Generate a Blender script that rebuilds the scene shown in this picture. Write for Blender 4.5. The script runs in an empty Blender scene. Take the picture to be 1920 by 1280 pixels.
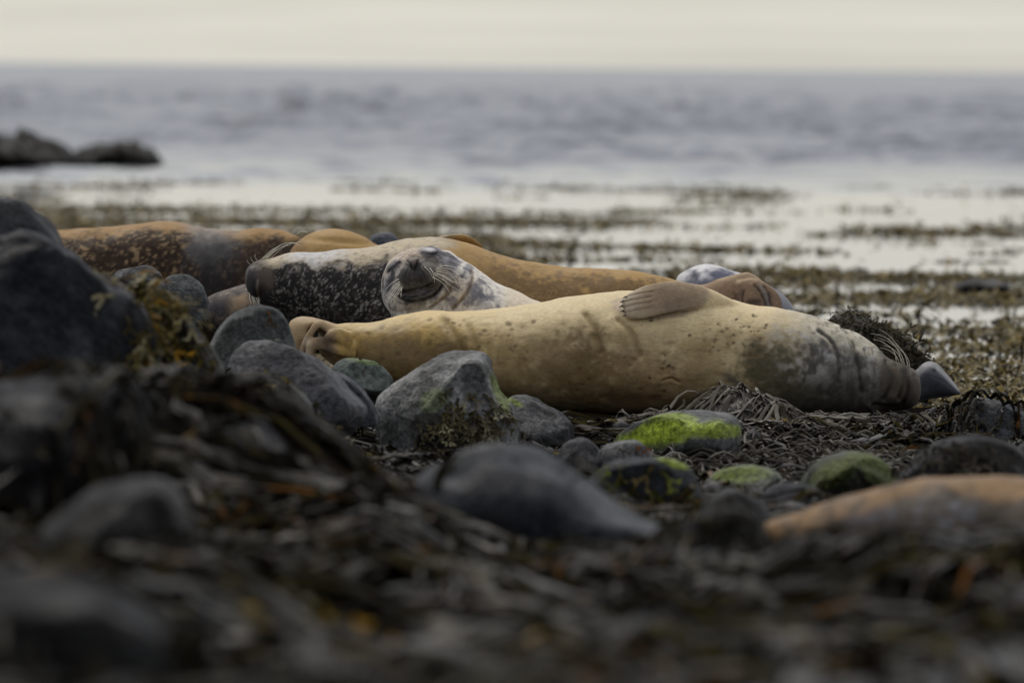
import bpy, math, random
import numpy as np
from mathutils import Vector, Matrix
from mathutils.bvhtree import BVHTree

random.seed(7)
rng = np.random.default_rng(7)
sc = bpy.context.scene
col = sc.collection
R = math.radians

# ------------------------------------------------------------------ camera
CAM_H, F_PX, HOR, ROLL = 0.93, 16000.0, 125.0, 0.57
PITCH = math.atan((640 - HOR) / F_PX)
cam_d = bpy.data.cameras.new('camera')
cam = bpy.data.objects.new('camera', cam_d)
col.objects.link(cam)
cam_d.sensor_width = 36.0
cam_d.lens = 300.0
cam_d.clip_start = 0.5
cam_d.clip_end = 20000.0
cam_d.dof.use_dof = True
cam_d.dof.focus_distance = 22.85
cam_d.dof.aperture_fstop = 6.2
cam_d.dof.aperture_blades = 9
CM = (Matrix.Translation((0, 0, CAM_H)) @ Matrix.Rotation(R(90) - PITCH, 4, 'X')
      @ Matrix.Rotation(R(ROLL), 4, 'Z'))
cam.matrix_world = CM
sc.camera = cam
CR = np.array(CM.to_3x3())
CO = np.array([0, 0, CAM_H])

# ------------------------------------------------------------------ overcast sky and soft sun
SUN_EL, SUN_AZ = 58.0, -20.0          # the veiled sun stands out over the sea, a little to the left
world = bpy.data.worlds.new('World')
sc.world = world
world.use_nodes = True
wn, wl = world.node_tree.nodes, world.node_tree.links
wn.clear()
def W(t, **k):
    n = wn.new(t)
    for a, b in k.items():
        setattr(n, a, b)
    return n
w_out = W('ShaderNodeOutputWorld')
w_bg = W('ShaderNodeBackground')
w_bg.inputs['Strength'].default_value = 0.1
w_sky = W('ShaderNodeTexSky', sky_type='NISHITA')
w_sky.sun_disc = False
w_sky.sun_elevation = R(SUN_EL)
w_sky.sun_rotation = R(SUN_AZ)
w_tc = W('ShaderNodeTexCoord')
w_sep = W('ShaderNodeSeparateXYZ')
wl.new(w_tc.outputs['Generated'], w_sep.inputs[0])
w_ramp = W('ShaderNodeValToRGB')          # overcast veil: cream at the horizon, blue-grey overhead
w_ramp.color_ramp.elements[0].position = 0.0
w_ramp.color_ramp.elements[0].color = (5.45, 5.3, 4.8, 1)
w_ramp.color_ramp.elements[1].position = 1.0
w_ramp.color_ramp.elements[1].color = (6.4, 6.5, 6.8, 1)
e = w_ramp.color_ramp.elements.new(0.25)
e.color = (5.2, 5.3, 5.7, 1)
wl.new(w_sep.outputs['Z'], w_ramp.inputs[0])
w_map = W('ShaderNodeMapping')
w_map.inputs['Scale'].default_value = (22, 22, 420)
wl.new(w_tc.outputs['Generated'], w_map.inputs[0])
w_noise = W('ShaderNodeTexNoise')
w_noise.inputs['Scale'].default_value = 1.0
w_noise.inputs['Detail'].default_value = 4.0
w_noise.inputs['Roughness'].default_value = 0.5
wl.new(w_map.outputs[0], w_noise.inputs['Vector'])
w_nr = W('ShaderNodeMapRange')
w_nr.inputs['From Min'].default_value = 0.3
w_nr.inputs['From Max'].default_value = 0.7
w_nr.inputs['To Min'].default_value = 0.93
w_nr.inputs['To Max'].default_value = 1.06
wl.new(w_noise.outputs['Fac'], w_nr.inputs['Value'])
w_mul = W('ShaderNodeVectorMath', operation='SCALE')
wl.new(w_ramp.outputs['Color'], w_mul.inputs[0])
w_dot = W('ShaderNodeVectorMath', operation='DOT_PRODUCT')      # the veil glows towards the hidden sun
wl.new(w_tc.outputs['Generated'], w_dot.inputs[0])
w_dot.inputs[1].default_value = (math.sin(R(SUN_AZ)) * .8, math.cos(R(SUN_AZ)) * .8, .6)
w_dr = W('ShaderNodeMapRange')
w_dr.inputs['From Min'].default_value = -1.0
w_dr.inputs['From Max'].default_value = 1.0
w_dr.inputs['To Min'].default_value = 0.78
w_dr.inputs['To Max'].default_value = 1.08
wl.new(w_dot.outputs['Value'], w_dr.inputs['Value'])
w_m2 = W('ShaderNodeMath', operation='MULTIPLY')
wl.new(w_nr.outputs['Result'], w_m2.inputs[0])
wl.new(w_dr.outputs['Result'], w_m2.inputs[1])
w_b1 = W('ShaderNodeMapRange', interpolation_type='SMOOTHSTEP')      # a low bank of cloud far out on the right
for k_, v_ in zip(('From Min', 'From Max', 'To Min', 'To Max'), (.0017, .0026, 1.0, 0.0)):
    w_b1.inputs[k_].default_value = v_
wl.new(w_sep.outputs['Z'], w_b1.inputs['Value'])
w_b2 = W('ShaderNodeMapRange', interpolation_type='SMOOTHSTEP')
for k_, v_ in zip(('From Min', 'From Max', 'To Min', 'To Max'), (-.01, .03, 0.0, .10)):
    w_b2.inputs[k_].default_value = v_
wl.new(w_sep.outputs['X'], w_b2.inputs['Value'])
w_b3 = W('ShaderNodeMath', operation='MULTIPLY')
wl.new(w_b1.outputs['Result'], w_b3.inputs[0])
wl.new(w_b2.outputs['Result'], w_b3.inputs[1])
w_b4 = W('ShaderNodeMath', operation='SUBTRACT')
w_b4.inputs[0].default_value = 1.0
wl.new(w_b3.outputs[0], w_b4.inputs[1])
w_b5 = W('ShaderNodeMath', operation='MULTIPLY')
wl.new(w_m2.outputs[0], w_b5.inputs[0])
wl.new(w_b4.outputs[0], w_b5.inputs[1])
wl.new(w_b5.outputs[0], w_mul.inputs['Scale'])
w_mix = W('ShaderNodeMix', data_type='RGBA')
w_mix.inputs['Factor'].default_value = 0.88
wl.new(w_sky.outputs['Color'], w_mix.inputs['A'])
wl.new(w_mul.outputs['Vector'], w_mix.inputs['B'])
wl.new(w_mix.outputs['Result'], w_bg.inputs['Color'])
wl.new(w_bg.outputs['Background'], w_out.inputs['Surface'])

sun_d = bpy.data.lights.new('sun', 'SUN')
sun_d.energy = 1.5
sun_d.angle = R(30)
sun_d.color = (1.0, 0.93, 0.82)
sun = bpy.data.objects.new('sun', sun_d)
col.objects.link(sun)
sd = Vector((math.sin(R(SUN_AZ)) * math.cos(R(SUN_EL)), math.cos(R(SUN_AZ)) * math.cos(R(SUN_EL)), math.sin(R(SUN_EL))))
sun.rotation_euler = sd.to_track_quat('Z', 'Y').to_euler()

sc.view_settings.view_transform = 'Standard'
sc.view_settings.look = 'None'
sc.view_settings.exposure = 0.30
sc.view_settings.gamma = 1.0
sc.view_settings.use_curve_mapping = False
sc.render.engine = 'CYCLES'
sc.cycles.use_denoising = True
sc.cycles.max_bounces = 6
sc.cycles.diffuse_bounces = 3
sc.cycles.glossy_bounces = 3
sc.cycles.caustics_reflective = False
sc.cycles.caustics_refractive = False

# ------------------------------------------------------------------ geometry helpers
def P(px, py, Y):
    """photo pixel at ground distance Y -> world point"""
    px, py, Y = np.broadcast_arrays(np.asarray(px, float), np.asarray(py, float), np.asarray(Y, float))
    d = np.stack([(px - 960) / F_PX, (640 - py) / F_PX, -np.ones_like(px)], -1) @ CR.T
    return CO + d * (Y / d[..., 1])[..., None]

def proj(V):
    c = (V - CO) @ CR
    return 960 + F_PX * c[:, 0] / -c[:, 2], 640 - F_PX * c[:, 1] / -c[:, 2]

def _h(ix, iy, iz, seed):
    n = (ix.astype(np.uint32) * np.uint32(374761393) + iy.astype(np.uint32) * np.uint32(668265263)
         + iz.astype(np.uint32) * np.uint32(2246822519) + np.uint32((seed * 3266489917) & 0xffffffff))
    n = (n ^ (n >> np.uint32(13))) * np.uint32(1274126177)
    n = (n ^ (n >> np.uint32(16))) * np.uint32(2654435761)
    n = n ^ (n >> np.uint32(15))
    return n.astype(np.float64) / 2147483647.5 - 1.0

_G = np.array([(1,1,0),(-1,1,0),(1,-1,0),(-1,-1,0),(1,0,1),(-1,0,1),(1,0,-1),(-1,0,-1),(0,1,1),(0,-1,1),(0,1,-1),(0,-1,-1),(1,1,0),(-1,1,0),(0,-1,1),(0,-1,-1)], float)
_RX = np.array([[.36, .48, -.8], [-.8, .6, 0], [.48, .64, .6]])
def vnoise(Pt, seed=0):
    """gradient noise, about -1..1, on a turned lattice"""
    Pt = Pt @ _RX.T
    f = np.floor(Pt)
    i = f.astype(np.int64)
    d = Pt - f
    t = d * d * d * (d * (d * 6 - 15) + 10)
    r = 0
    for a in (0, 1):
        for b in (0, 1):
            for c in (0, 1):
                w = ((t[:, 0] if a else 1 - t[:, 0]) * (t[:, 1] if b else 1 - t[:, 1]) * (t[:, 2] if c else 1 - t[:, 2]))
                g = _G[((_h(i[:, 0] + a, i[:, 1] + b, i[:, 2] + c, seed) + 1) * 7.999).astype(int)]
                r = r + w * (g[:, 0] * (d[:, 0] - a) + g[:, 1] * (d[:, 1] - b) + g[:, 2] * (d[:, 2] - c))
    return r * 1.35

def fbm(Pt, octv=4, seed=0, gain=0.5):
    r, a, tot = 0, 1.0, 0
    for o in range(octv):
        r = r + a * vnoise(Pt * (2.0 ** o) + 17.3 * o, seed + o)
        tot += a
        a *= gain
    return r / tot

def sstep(a, b, x):
    t = np.clip((x - a) / (b - a), 0, 1)
    return t * t * (3 - 2 * t)

def mesh_np(name, V, F, colr=None, smooth=True, extra=None):
    """V (n,3); F an (m,k) array or a list of such arrays"""
    Fs = F if isinstance(F, list) else [F]
    Fs = [np.asarray(f, np.int32) for f in Fs if len(f)]
    me = bpy.data.meshes.new(name)
    me.vertices.add(len(V))
    me.vertices.foreach_set('co', np.ascontiguousarray(V, np.float32).ravel())
    lv = np.concatenate([f.ravel() for f in Fs])
    lt = np.concatenate([np.full(len(f), f.shape[1], np.int32) for f in Fs])
    ls = np.concatenate([[0], np.cumsum(lt)[:-1]]).astype(np.int32)
    me.loops.add(len(lv))
    me.loops.foreach_set('vertex_index', lv)
    me.polygons.add(len(lt))
    me.polygons.foreach_set('loop_start', ls)
    me.polygons.foreach_set('loop_total', lt)
    me.polygons.foreach_set('use_smooth', np.full(len(lt), smooth, bool))
    me.update(calc_edges=True)
    me.validate()
    if colr is not None:
        a = me.color_attributes.new('Col', 'FLOAT_COLOR', 'POINT')
        c4 = np.ones((len(V), 4), np.float32)
        c4[:, :3] = colr
        a.data.foreach_set('color', c4.ravel())
    if extra:
        for k, v in extra.items():
            a = me.attributes.new(k, 'FLOAT', 'POINT')
            a.data.foreach_set('value', np.ascontiguousarray(v, np.float32))
    return me

def link(name, me, mat, parent=None):
    o = bpy.data.objects.new(name, me)
    col.objects.link(o)
    if mat:
        if not me.materials:
            me.materials.append(mat)
    if parent:
        o.parent = parent
    return o

def tag(o, label=None, cat=None, group=None, kind=None):
    if label: o['label'] = label
    if cat: o['category'] = cat
    if group: o['group'] = group
    if kind: o['kind'] = kind
    return o

def normals(V, F):
    """smooth vertex normals"""
    N = np.zeros_like(V)
    for f in (F if isinstance(F, list) else [F]):
        a, b, c = V[f[:, 0]], V[f[:, 1]], V[f[:, 2]]
        if f.shape[1] == 4:
            n = np.cross(c - a, V[f[:, 3]] - b)
        else:
            n = np.cross(b - a, c - a)
        for k in range(f.shape[1]):
            for j in range(3):
                N[:, j] += np.bincount(f[:, k], weights=n[:, j], minlength=len(V))
    return N / np.maximum(np.linalg.norm(N, axis=1, keepdims=True), 1e-12)

def lap_smooth(V, F, it, lam=0.6):
    e = []
    for f in (F if isinstance(F, list) else [F]):
        k = f.shape[1]
        for i in range(k):
            e.append(np.stack([f[:, i], f[:, (i + 1) % k]], 1))
    e = np.concatenate(e)
    a = np.concatenate([e[:, 0], e[:, 1]]); b = np.concatenate([e[:, 1], e[:, 0]])
    deg = np.maximum(np.bincount(a, minlength=len(V)), 1)
    for _ in range(it):
        for l in (lam, -lam * 1.02):
            M = np.stack([np.bincount(a, weights=V[b, j], minlength=len(V)) for j in range(3)], 1) / deg[:, None]
            V = V + l * (M - V)
    return V

def catmull(pts, n):
    p = np.asarray(pts, float)
    m = len(p)
    p = np.vstack([2 * p[0] - p[1], p, 2 * p[-1] - p[-2]])
    t = np.linspace(0, m - 1 - 1e-9, n)
    i = t.astype(int); u = (t - i)[:, None]
    a, b, c, d = p[i], p[i + 1], p[i + 2], p[i + 3]
    return 0.5 * (2 * b + (c - a) * u + (2 * a - 5 * b + 4 * c - d) * u ** 2 + (3 * b - a - 3 * c + d) * u ** 3)

def dist_poly(px, py, line):
    d = np.full(len(px), 1e9)
    L = np.asarray(line, float)
    for (x0, y0), (x1, y1) in zip(L[:-1], L[1:]):
        dx, dy = x1 - x0, y1 - y0
        t = np.clip(((px - x0) * dx + (py - y0) * dy) / (dx * dx + dy * dy + 1e-9), 0, 1)
        d = np.minimum(d, np.hypot(px - x0 - t * dx, py - y0 - t * dy))
    return d

def tube_grid(n, m):
    i = np.arange(n - 1)[:, None]; j = np.arange(m)[None, :]
    return np.stack([i * m + j, i * m + (j + 1) % m, (i + 1) * m + (j + 1) % m, (i + 1) * m + j], -1).reshape(-1, 4)

def ring_tube(C, A, B, m=28, ex=1.0):
    """closed tube: centres C, half-axis vectors A and B per ring"""
    n = len(C)
    th = np.linspace(0, 2 * np.pi, m, endpoint=False)
    ct, st = np.cos(th), np.sin(th)
    if ex != 1.0:
        ct = np.sign(ct) * np.abs(ct) ** ex; st = np.sign(st) * np.abs(st) ** ex
    V = C[:, None] + A[:, None] * ct[None, :, None] + B[:, None] * st[None, :, None]
    V = V.reshape(-1, 3)
    F = tube_grid(n, m)
    V = np.vstack([V, C[:1], C[-1:]])
    j = np.arange(m)
    cap0 = np.stack([np.full(m, n * m), (j + 1) % m, j], 1)
    cap1 = np.stack([np.full(m, n * m + 1), (n - 1) * m + j, (n - 1) * m + (j + 1) % m], 1)
    return V, F, np.vstack([cap0, cap1])

def loft(stations, n=160, m=72):
    """body from (px, top, bottom, distance, half depth in metres) stations"""
    s = catmull(stations, n)
    mid = (s[:, 1] + s[:, 2]) / 2
    C = P(s[:, 0], mid, s[:, 3])
    hz = np.maximum((s[:, 2] - s[:, 1]) / 2 * s[:, 3] / F_PX, 0.002)
    hy = np.maximum(s[:, 4], 0.002)
    A = np.zeros((n, 3)); A[:, 1] = hy
    B = np.zeros((n, 3)); B[:, 2] = hz
    return ring_tube(C, A, B, m, 0.92)

def paddle(path, half, thick, nrm, n=40, m=20):
    """flipper: path of (px,py,Y), half widths (m), thickness (m), facing direction"""
    p = catmull(path, n)
    C = P(p[:, 0], p[:, 1], p[:, 2])
    h = catmull(np.array(half)[:, None], n)[:, 0]
    h[-1] *= 0.75
    tk = catmull(np.array(thick)[:, None], n)[:, 0] if np.ndim(thick) else np.full(n, thick)
    T = np.gradient(C, axis=0)
    T /= np.linalg.norm(T, axis=1, keepdims=True)
    nv = np.array(nrm, float)
    Wd = np.cross(T, nv); Wd /= np.linalg.norm(Wd, axis=1, keepdims=True)
    Nn = np.cross(Wd, T)
    return ring_tube(C, Wd * h[:, None], Nn * tk[:, None], m)

def ball(px, py, Y, r, rot=0.0, n=24, m=32):
    """ellipsoid with radii r=(x,y,z) in metres, turned by rot in the picture plane"""
    c = P(px, py, Y)
    ph = np.linspace(0.02, np.pi - 0.02, n)
    C = np.zeros((n, 3)); C[:, 2] = np.cos(ph) * r[2]
    A = np.zeros((n, 3)); A[:, 0] = np.sin(ph) * r[0]
    B = np.zeros((n, 3)); B[:, 1] = np.sin(ph) * r[1]
    V, F, T = ring_tube(C, A, B, m)
    a = R(rot); Rm = np.array([[math.cos(a), 0, math.sin(a)], [0, 1, 0], [-math.sin(a), 0, math.cos(a)]])
    return V @ Rm.T + c, F, T

def fuse(parts, voxel):
    """union of closed shapes as one continuous skin"""
    Vs, Fs, off = [], [], 0
    Qs, Ts = [], []
    for V, Fq, Ft in parts:
        Vs.append(V); Qs.append(Fq + off); Ts.append(Ft + off); off += len(V)
    me = mesh_np('tmp', np.vstack(Vs), [np.vstack(Qs), np.vstack(Ts)])
    o = bpy.data.objects.new('tmp', me)
    col.objects.link(o)
    md = o.modifiers.new('r', 'REMESH')
    md.mode = 'VOXEL'; md.voxel_size = voxel; md.adaptivity = 0
    dg = bpy.context.evaluated_depsgraph_get()
    ev = o.evaluated_get(dg)
    m2 = ev.to_mesh()
    n = len(m2.vertices)
    V = np.empty(n * 3, np.float32); m2.vertices.foreach_get('co', V)
    k = len(m2.loops)
    lv = np.empty(k, np.int32); m2.loops.foreach_get('vertex_index', lv)
    lt = np.empty(len(m2.polygons), np.int32); m2.polygons.foreach_get('loop_total', lt)
    ls = np.empty(len(m2.polygons), np.int32); m2.polygons.foreach_get('loop_start', ls)
    F = []
    for q in (3, 4):
        s = ls[lt == q]
        if len(s):
            F.append(lv[s[:, None] + np.arange(q)[None]])
    ev.to_mesh_clear()
    bpy.data.objects.remove(o, do_unlink=True)
    bpy.data.meshes.remove(me)
    return V.reshape(-1, 3).astype(float), F

# ------------------------------------------------------------------ materials
def mat_new(name):
    m = bpy.data.materials.new(name)
    m.use_nodes = True
    nt = m.node_tree
    return m, nt, nt.nodes['Principled BSDF']

def noise_node(nt, scale, detail=4, rough=0.55, mapping=None):
    tc = nt.nodes.new('ShaderNodeTexCoord')
    n = nt.nodes.new('ShaderNodeTexNoise')
    n.inputs['Scale'].default_value = scale
    n.inputs['Detail'].default_value = detail
    n.inputs['Roughness'].default_value = rough
    if mapping:
        mp = nt.nodes.new('ShaderNodeMapping')
        mp.inputs['Scale'].default_value = mapping
        nt.links.new(tc.outputs['Object'], mp.inputs[0])
        nt.links.new(mp.outputs[0], n.inputs['Vector'])
    else:
        nt.links.new(tc.outputs['Object'], n.inputs['Vector'])
    return n

def rng_node(nt, src, lo, hi, f0=0.3, f1=0.7):
    r = nt.nodes.new('ShaderNodeMapRange')
    r.inputs['From Min'].default_value = f0; r.inputs['From Max'].default_value = f1
    r.inputs['To Min'].default_value = lo; r.inputs['To Max'].default_value = hi
    nt.links.new(src, r.inputs['Value'])
    return r.outputs['Result']

def attr_mat(name, rough=(0.4, 0.6), var=(0.8, 1.2), scale=120, bump=0.2, bdist=0.004, bscale=200, spec=0.4,
             mapping=None, sheen=0.0, coat=0.0, wet=None):
    m, nt, b = mat_new(name)
    a = nt.nodes.new('ShaderNodeAttribute'); a.attribute_name = 'Col'
    n1 = noise_node(nt, scale, 5, 0.6, mapping)
    mul = nt.nodes.new('ShaderNodeVectorMath'); mul.operation = 'SCALE'
    nt.links.new(a.outputs['Color'], mul.inputs[0])
    nt.links.new(rng_node(nt, n1.outputs['Fac'], *var), mul.inputs['Scale'])
    nt.links.new(mul.outputs['Vector'], b.inputs['Base Color'])
    n3 = noise_node(nt, scale * 0.17, 3)
    nt.links.new(rng_node(nt, n3.outputs['Fac'], *rough), b.inputs['Roughness'])
    b.inputs['Specular IOR Level'].default_value = spec
    if wet:                                   # glossy only where a film of water still lies
        n4 = noise_node(nt, wet[0], 3)
        nt.links.new(rng_node(nt, n4.outputs['Fac'], wet[1], wet[2], .5, .68), b.inputs['Specular IOR Level'])
    if sheen:
        b.inputs['Sheen Weight'].default_value = sheen
        b.inputs['Sheen Roughness'].default_value = 0.4
        b.inputs['Sheen Tint'].default_value = (1, 0.95, 0.85, 1)
    if coat:
        b.inputs['Coat Weight'].default_value = coat
        b.inputs['Coat Roughness'].default_value = 0.25
    if bump:
        n2 = noise_node(nt, bscale, 5, 0.6, mapping)
        bp = nt.nodes.new('ShaderNodeBump')
        bp.inputs['Strength'].default_value = bump
        bp.inputs['Distance'].default_value = bdist
        nt.links.new(n2.outputs['Fac'], bp.inputs['Height'])
        nt.links.new(bp.outputs['Normal'], b.inputs['Normal'])
    return m

M_FUR = attr_mat('seal_fur', rough=(0.5, 0.7), var=(0.84, 1.15), scale=150, bump=0.35, bdist=0.003, bscale=260,
                 spec=0.10, mapping=(0.6, 1, 1), sheen=0.04)
M_ROCK = attr_mat('wet_basalt', rough=(0.34, 0.64), var=(0.35, 1.65), scale=75, bump=0.9, bdist=0.012, bscale=70, spec=0.12, wet=(7, .04, .36))
M_WEED = attr_mat('wrack', rough=(0.35, 0.6), var=(0.8, 1.2), scale=30, bump=0.15, bdist=0.002, bscale=60, spec=0.12, wet=(7, .0, .20))
M_FLOAT = attr_mat('floating_wrack', rough=(0.4, 0.6), var=(0.6, 1.4), scale=60, bump=0, spec=0.08)
M_GROUND = attr_mat('wet_shingle', rough=(0.35, 0.7), var=(0.5, 1.5), scale=40, bump=0.7, bdist=0.01, bscale=70, spec=0.0)
M_WHISK, _nt, _b = mat_new('whisker_horn')
_n = noise_node(_nt, 300)
_r = _nt.nodes.new('ShaderNodeValToRGB')
_r.color_ramp.elements[0].color = (0.62, 0.56, 0.42, 1); _r.color_ramp.elements[1].color = (0.85, 0.82, 0.72, 1)
_nt.links.new(_n.outputs['Fac'], _r.inputs[0]); _nt.links.new(_r.outputs[0], _b.inputs['Base Color'])
_b.inputs['Roughness'].default_value = 0.35
M_CLAW, _nt, _b = mat_new('dark_claw')
_n = noise_node(_nt, 200)
_r = _nt.nodes.new('ShaderNodeValToRGB')
_r.color_ramp.elements[0].color = (0.02, 0.02, 0.022, 1); _r.color_ramp.elements[1].color = (0.06, 0.058, 0.06, 1)
_nt.links.new(_n.outputs['Fac'], _r.inputs[0]); _nt.links.new(_r.outputs[0], _b.inputs['Base Color'])
_b.inputs['Roughness'].default_value = 0.3

# ------------------------------------------------------------------ terrain
def near(Y):
    """distance of near-shore things: the beach climbs gently towards the camera"""
    return Y if Y >= 20 else 20 - (20 - Y) * 1.5
BUMPS = []   # (x, y, height, sx, sy)
def base_h(x, y):
    h = np.interp(y, [-60, 0, 5, 8, 9.5, 11.75, 14, 17, 18.5, 18.95, 21.5, 22.35, 23.6, 25.2, 30, 60, 150, 6000], [3.4, 0.56, 0.42, 0.317, 0.258, 0.184, 0.125, 0.058, 0.004, -0.014, -0.03, 0.012, 0.004, -0.075, -0.2, -0.6, -3, -40])
    h = h + 0.06 * sstep(-0.1, -0.9, x) * sstep(23.2, 24.2, y) * sstep(28, 26.5, y)
    for bx, by, bh, sx, sy in BUMPS:
        h = h + bh * np.exp(-((x - bx) / sx) ** 2 - ((y - by) / sy) ** 2)
    return h

def bump_at(px, py, Y, sx, sy, base=0.012):
    Y = near(Y)
    sx, sy = sx * .85, sy * 1.1
    p = P(px, py, Y)
    now = float(base_h(np.array([p[0]]), np.array([Y]))[0])
    BUMPS.append((p[0], Y, p[2] - .03 - now, sx, sy))
bump_at(300, 725, 16.6, .28, .75)
bump_at(470, 745, 16.4, .16, .6)
bump_at(60, 760, 16.0, .25, .6)
bump_at(620, 815, 16.2, .17, .55)
bump_at(720, 905, 15.6, .12, .45)
bump_at(830, 1035, 14.6, .20, .45)
bump_at(300, 1010, 13.6, .28, .55)
bump_at(-200, 900, 15.0, .4, .9)
bump_at(1250, 1040, 14.9, .20, .45)
bump_at(1560, 1050, 14.3, .20, .35)
bump_at(1830, 1045, 14.3, .22, .35)
bump_at(2150, 1000, 14.5, .3, .5)
BUMPS.append((P(1780, 1000, 14.9)[0], 15.05, -0.20, .40, .85))
BUMPS.append((P(480, 700, 19.5)[0], 19.6, 0.10, .28, .6))
BUMPS.append((P(250, 640, 21.0)[0], 21.5, 0.12, .4, .9))

for (px_, Y_, h_, sx_, sy_) in [(1270, 20.2, -.05, .30, .45), (1590, 18.4, -.05, .28, .4), (1390, 18.7, -.035, .2, .35), (1210, 17.7, -.05, .2, .4), (1000, 15.5, -.03, .25, .35)]:
    BUMPS.append((P(px_, 900, near(Y_))[0], near(Y_), h_, sx_, sy_))
def ground_h(x, y):
    q = np.stack([x, y, np.zeros_like(x)], -1)
    near = sstep(40, 26, y)
    n = np.interp(y, [16.0, 18.8], [.05, .022]) * fbm(q * np.array([3.4, 2.0, 1]), 4, 3) - 0.008 + 0.010 * np.abs(fbm(q * 11.0, 3, 9))
    return base_h(x, y) + n * (0.35 + 0.65 * near) * np.where(y > 22.4, 0.6, 1.0)

def grid_mesh(xf, ys, nx):
    """rows at ys, half-width function xf(y)"""
    u = np.linspace(-1, 1, nx)
    Yg = np.repeat(ys[:, None], nx, 1)
    Xg = u[None] * xf(ys)[:, None]
    F = (np.arange(len(ys) - 1)[:, None] * nx + np.arange(nx - 1)[None])
    F = np.stack([F, F + 1, F + nx + 1, F + nx], -1).reshape(-1, 4)
    return Xg.ravel(), Yg.ravel(), F

ys = np.concatenate([np.linspace(-60, 6.5, 30)[:-1], np.linspace(6.5, 27, 480)[:-1], np.geomspace(27, 6000, 50)])
gx, gy, GF = grid_mesh(lambda y: np.where(y < 6.5, 4.0 + (6.5 - y) * 0.6, np.where(y < 27, 4.0, 4.0 + (y - 27) * 1.0)), ys, 220)
GV = np.stack([gx, gy, ground_h(gx, gy)], 1)
gn = fbm(GV * np.array([6, 6, 6.]), 4, 21)
gc = np.array([0.006, 0.0055, 0.005])[None] * (1 + 0.5 * gn[:, None])
gc = gc + np.array([0.008, 0.005, 0.001]) * sstep(0.1, 0.5, fbm(GV * 2.3, 3, 40))[:, None]
ground = link('ground', mesh_np('ground', GV, GF, gc), M_GROUND)
tag(ground, kind='structure')

# ------------------------------------------------------------------ sea
SEA = -0.022
wy = np.concatenate([np.linspace(23.7, 60, 150)[:-1], np.linspace(60, 170, 290)[:-1], np.geomspace(170, 420, 250)[:-1], np.geomspace(420, 9000, 90)])
wu = np.linspace(-1, 1, 211)
wu = np.sign(wu) * (.22 * np.abs(wu) + .78 * np.abs(wu) ** 3.5)
wyv = np.repeat(wy[:, None], 211, 1)
wx = wu[None] * (6 + (wyv - 23) * 0.5)
WF = (np.arange(len(wy) - 1)[:, None] * 211 + np.arange(210)[None])
WF = np.stack([WF, WF + 1, WF + 212, WF + 211], -1).reshape(-1, 4)
wx, wyv = wx.ravel(), wyv.ravel()
q = np.stack([wx, wyv, np.zeros_like(wx)], 1)
amp = np.interp(wyv, [23, 36, 50, 62, 76, 100, 200, 9000], [0.0, 0.0008, 0.002, 0.006, 0.04, 0.085, 0.16, 0.24])
amp = amp * np.clip(.85 + 1.1 * vnoise(q * np.array([.22, .07, 1]), 88) + .6 * vnoise(q * np.array([.5, .2, 1]), 89), .55, 1.6)
wh = .6 * fbm(q * np.array([0.4, 0.7, 1]), 3, 50, .65) + .8 * fbm(q * np.array([1.3, 1.6, 1]) + 5, 2, 60) * sstep(420, 180, wyv)
wz = SEA + amp * (wh + .9 * np.maximum(vnoise(q * np.array([.22, .42, 1]) + 9, 64), 0) ** 1.5 * .35) * 1.7
for (px_, py_, sx_, sy_, hh_) in [(925, 290, .75, .7, .085), (1040, 283, .5, .6, .06), (760, 296, .35, .5, .05)]:
    d_ = .95 * F_PX / (py_ - 118 - px_ * .0099)
    c_ = P(px_, py_, d_)[0]
    wz = wz + hh_ * np.exp(-((wx - c_) / sx_) ** 2 - ((wyv - d_) / sy_) ** 2)
M_SEA, nt, b = mat_new('sea_water')
b.inputs['Base Color'].default_value = (0.10, 0.108, 0.125, 1)
b.inputs['Roughness'].default_value = 0.12
b.inputs['IOR'].default_value = 1.33
n1 = noise_node(nt, 1.0, 5, 0.6, (2.2, 4.0, 1))
n2 = noise_node(nt, 1.0, 2, 0.5, (0.12, 0.05, 1))
tc = nt.nodes.new('ShaderNodeTexCoord')
sp = nt.nodes.new('ShaderNodeSeparateXYZ')
nt.links.new(tc.outputs['Object'], sp.inputs[0])
st = rng_node(nt, sp.outputs['Y'], 0.03, 1.0, 60, 95)
ml = nt.nodes.new('ShaderNodeMath'); ml.operation = 'MULTIPLY'
nt.links.new(st, ml.inputs[0]); nt.links.new(rng_node(nt, n2.outputs['Fac'], 0.25, .9), ml.inputs[1])
bp = nt.nodes.new('ShaderNodeBump')
bp.inputs['Distance'].default_value = 0.035
nt.links.new(ml.outputs[0], bp.inputs['Strength'])
nt.links.new(rng_node(nt, sp.outputs['Y'], 0.03, 0.14, 110, 500), bp.inputs['Distance'])
nt.links.new(n1.outputs['Fac'], bp.inputs['Height'])
nt.links.new(bp.outputs['Normal'], b.inputs['Normal'])
nt.links.new(rng_node(nt, sp.outputs['Y'], 0.02, 0.22, 60, 100), b.inputs['Roughness'])
sea = link('sea', mesh_np('sea', np.stack([wx, wyv, wz], 1), WF), M_SEA)
tag(sea, kind='structure')

# ------------------------------------------------------------------ seals
def C3(*c): return np.array(c, float)
TAN, GOLD = C3(.60, .475, .27), C3(.52, .34, .11)

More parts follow.
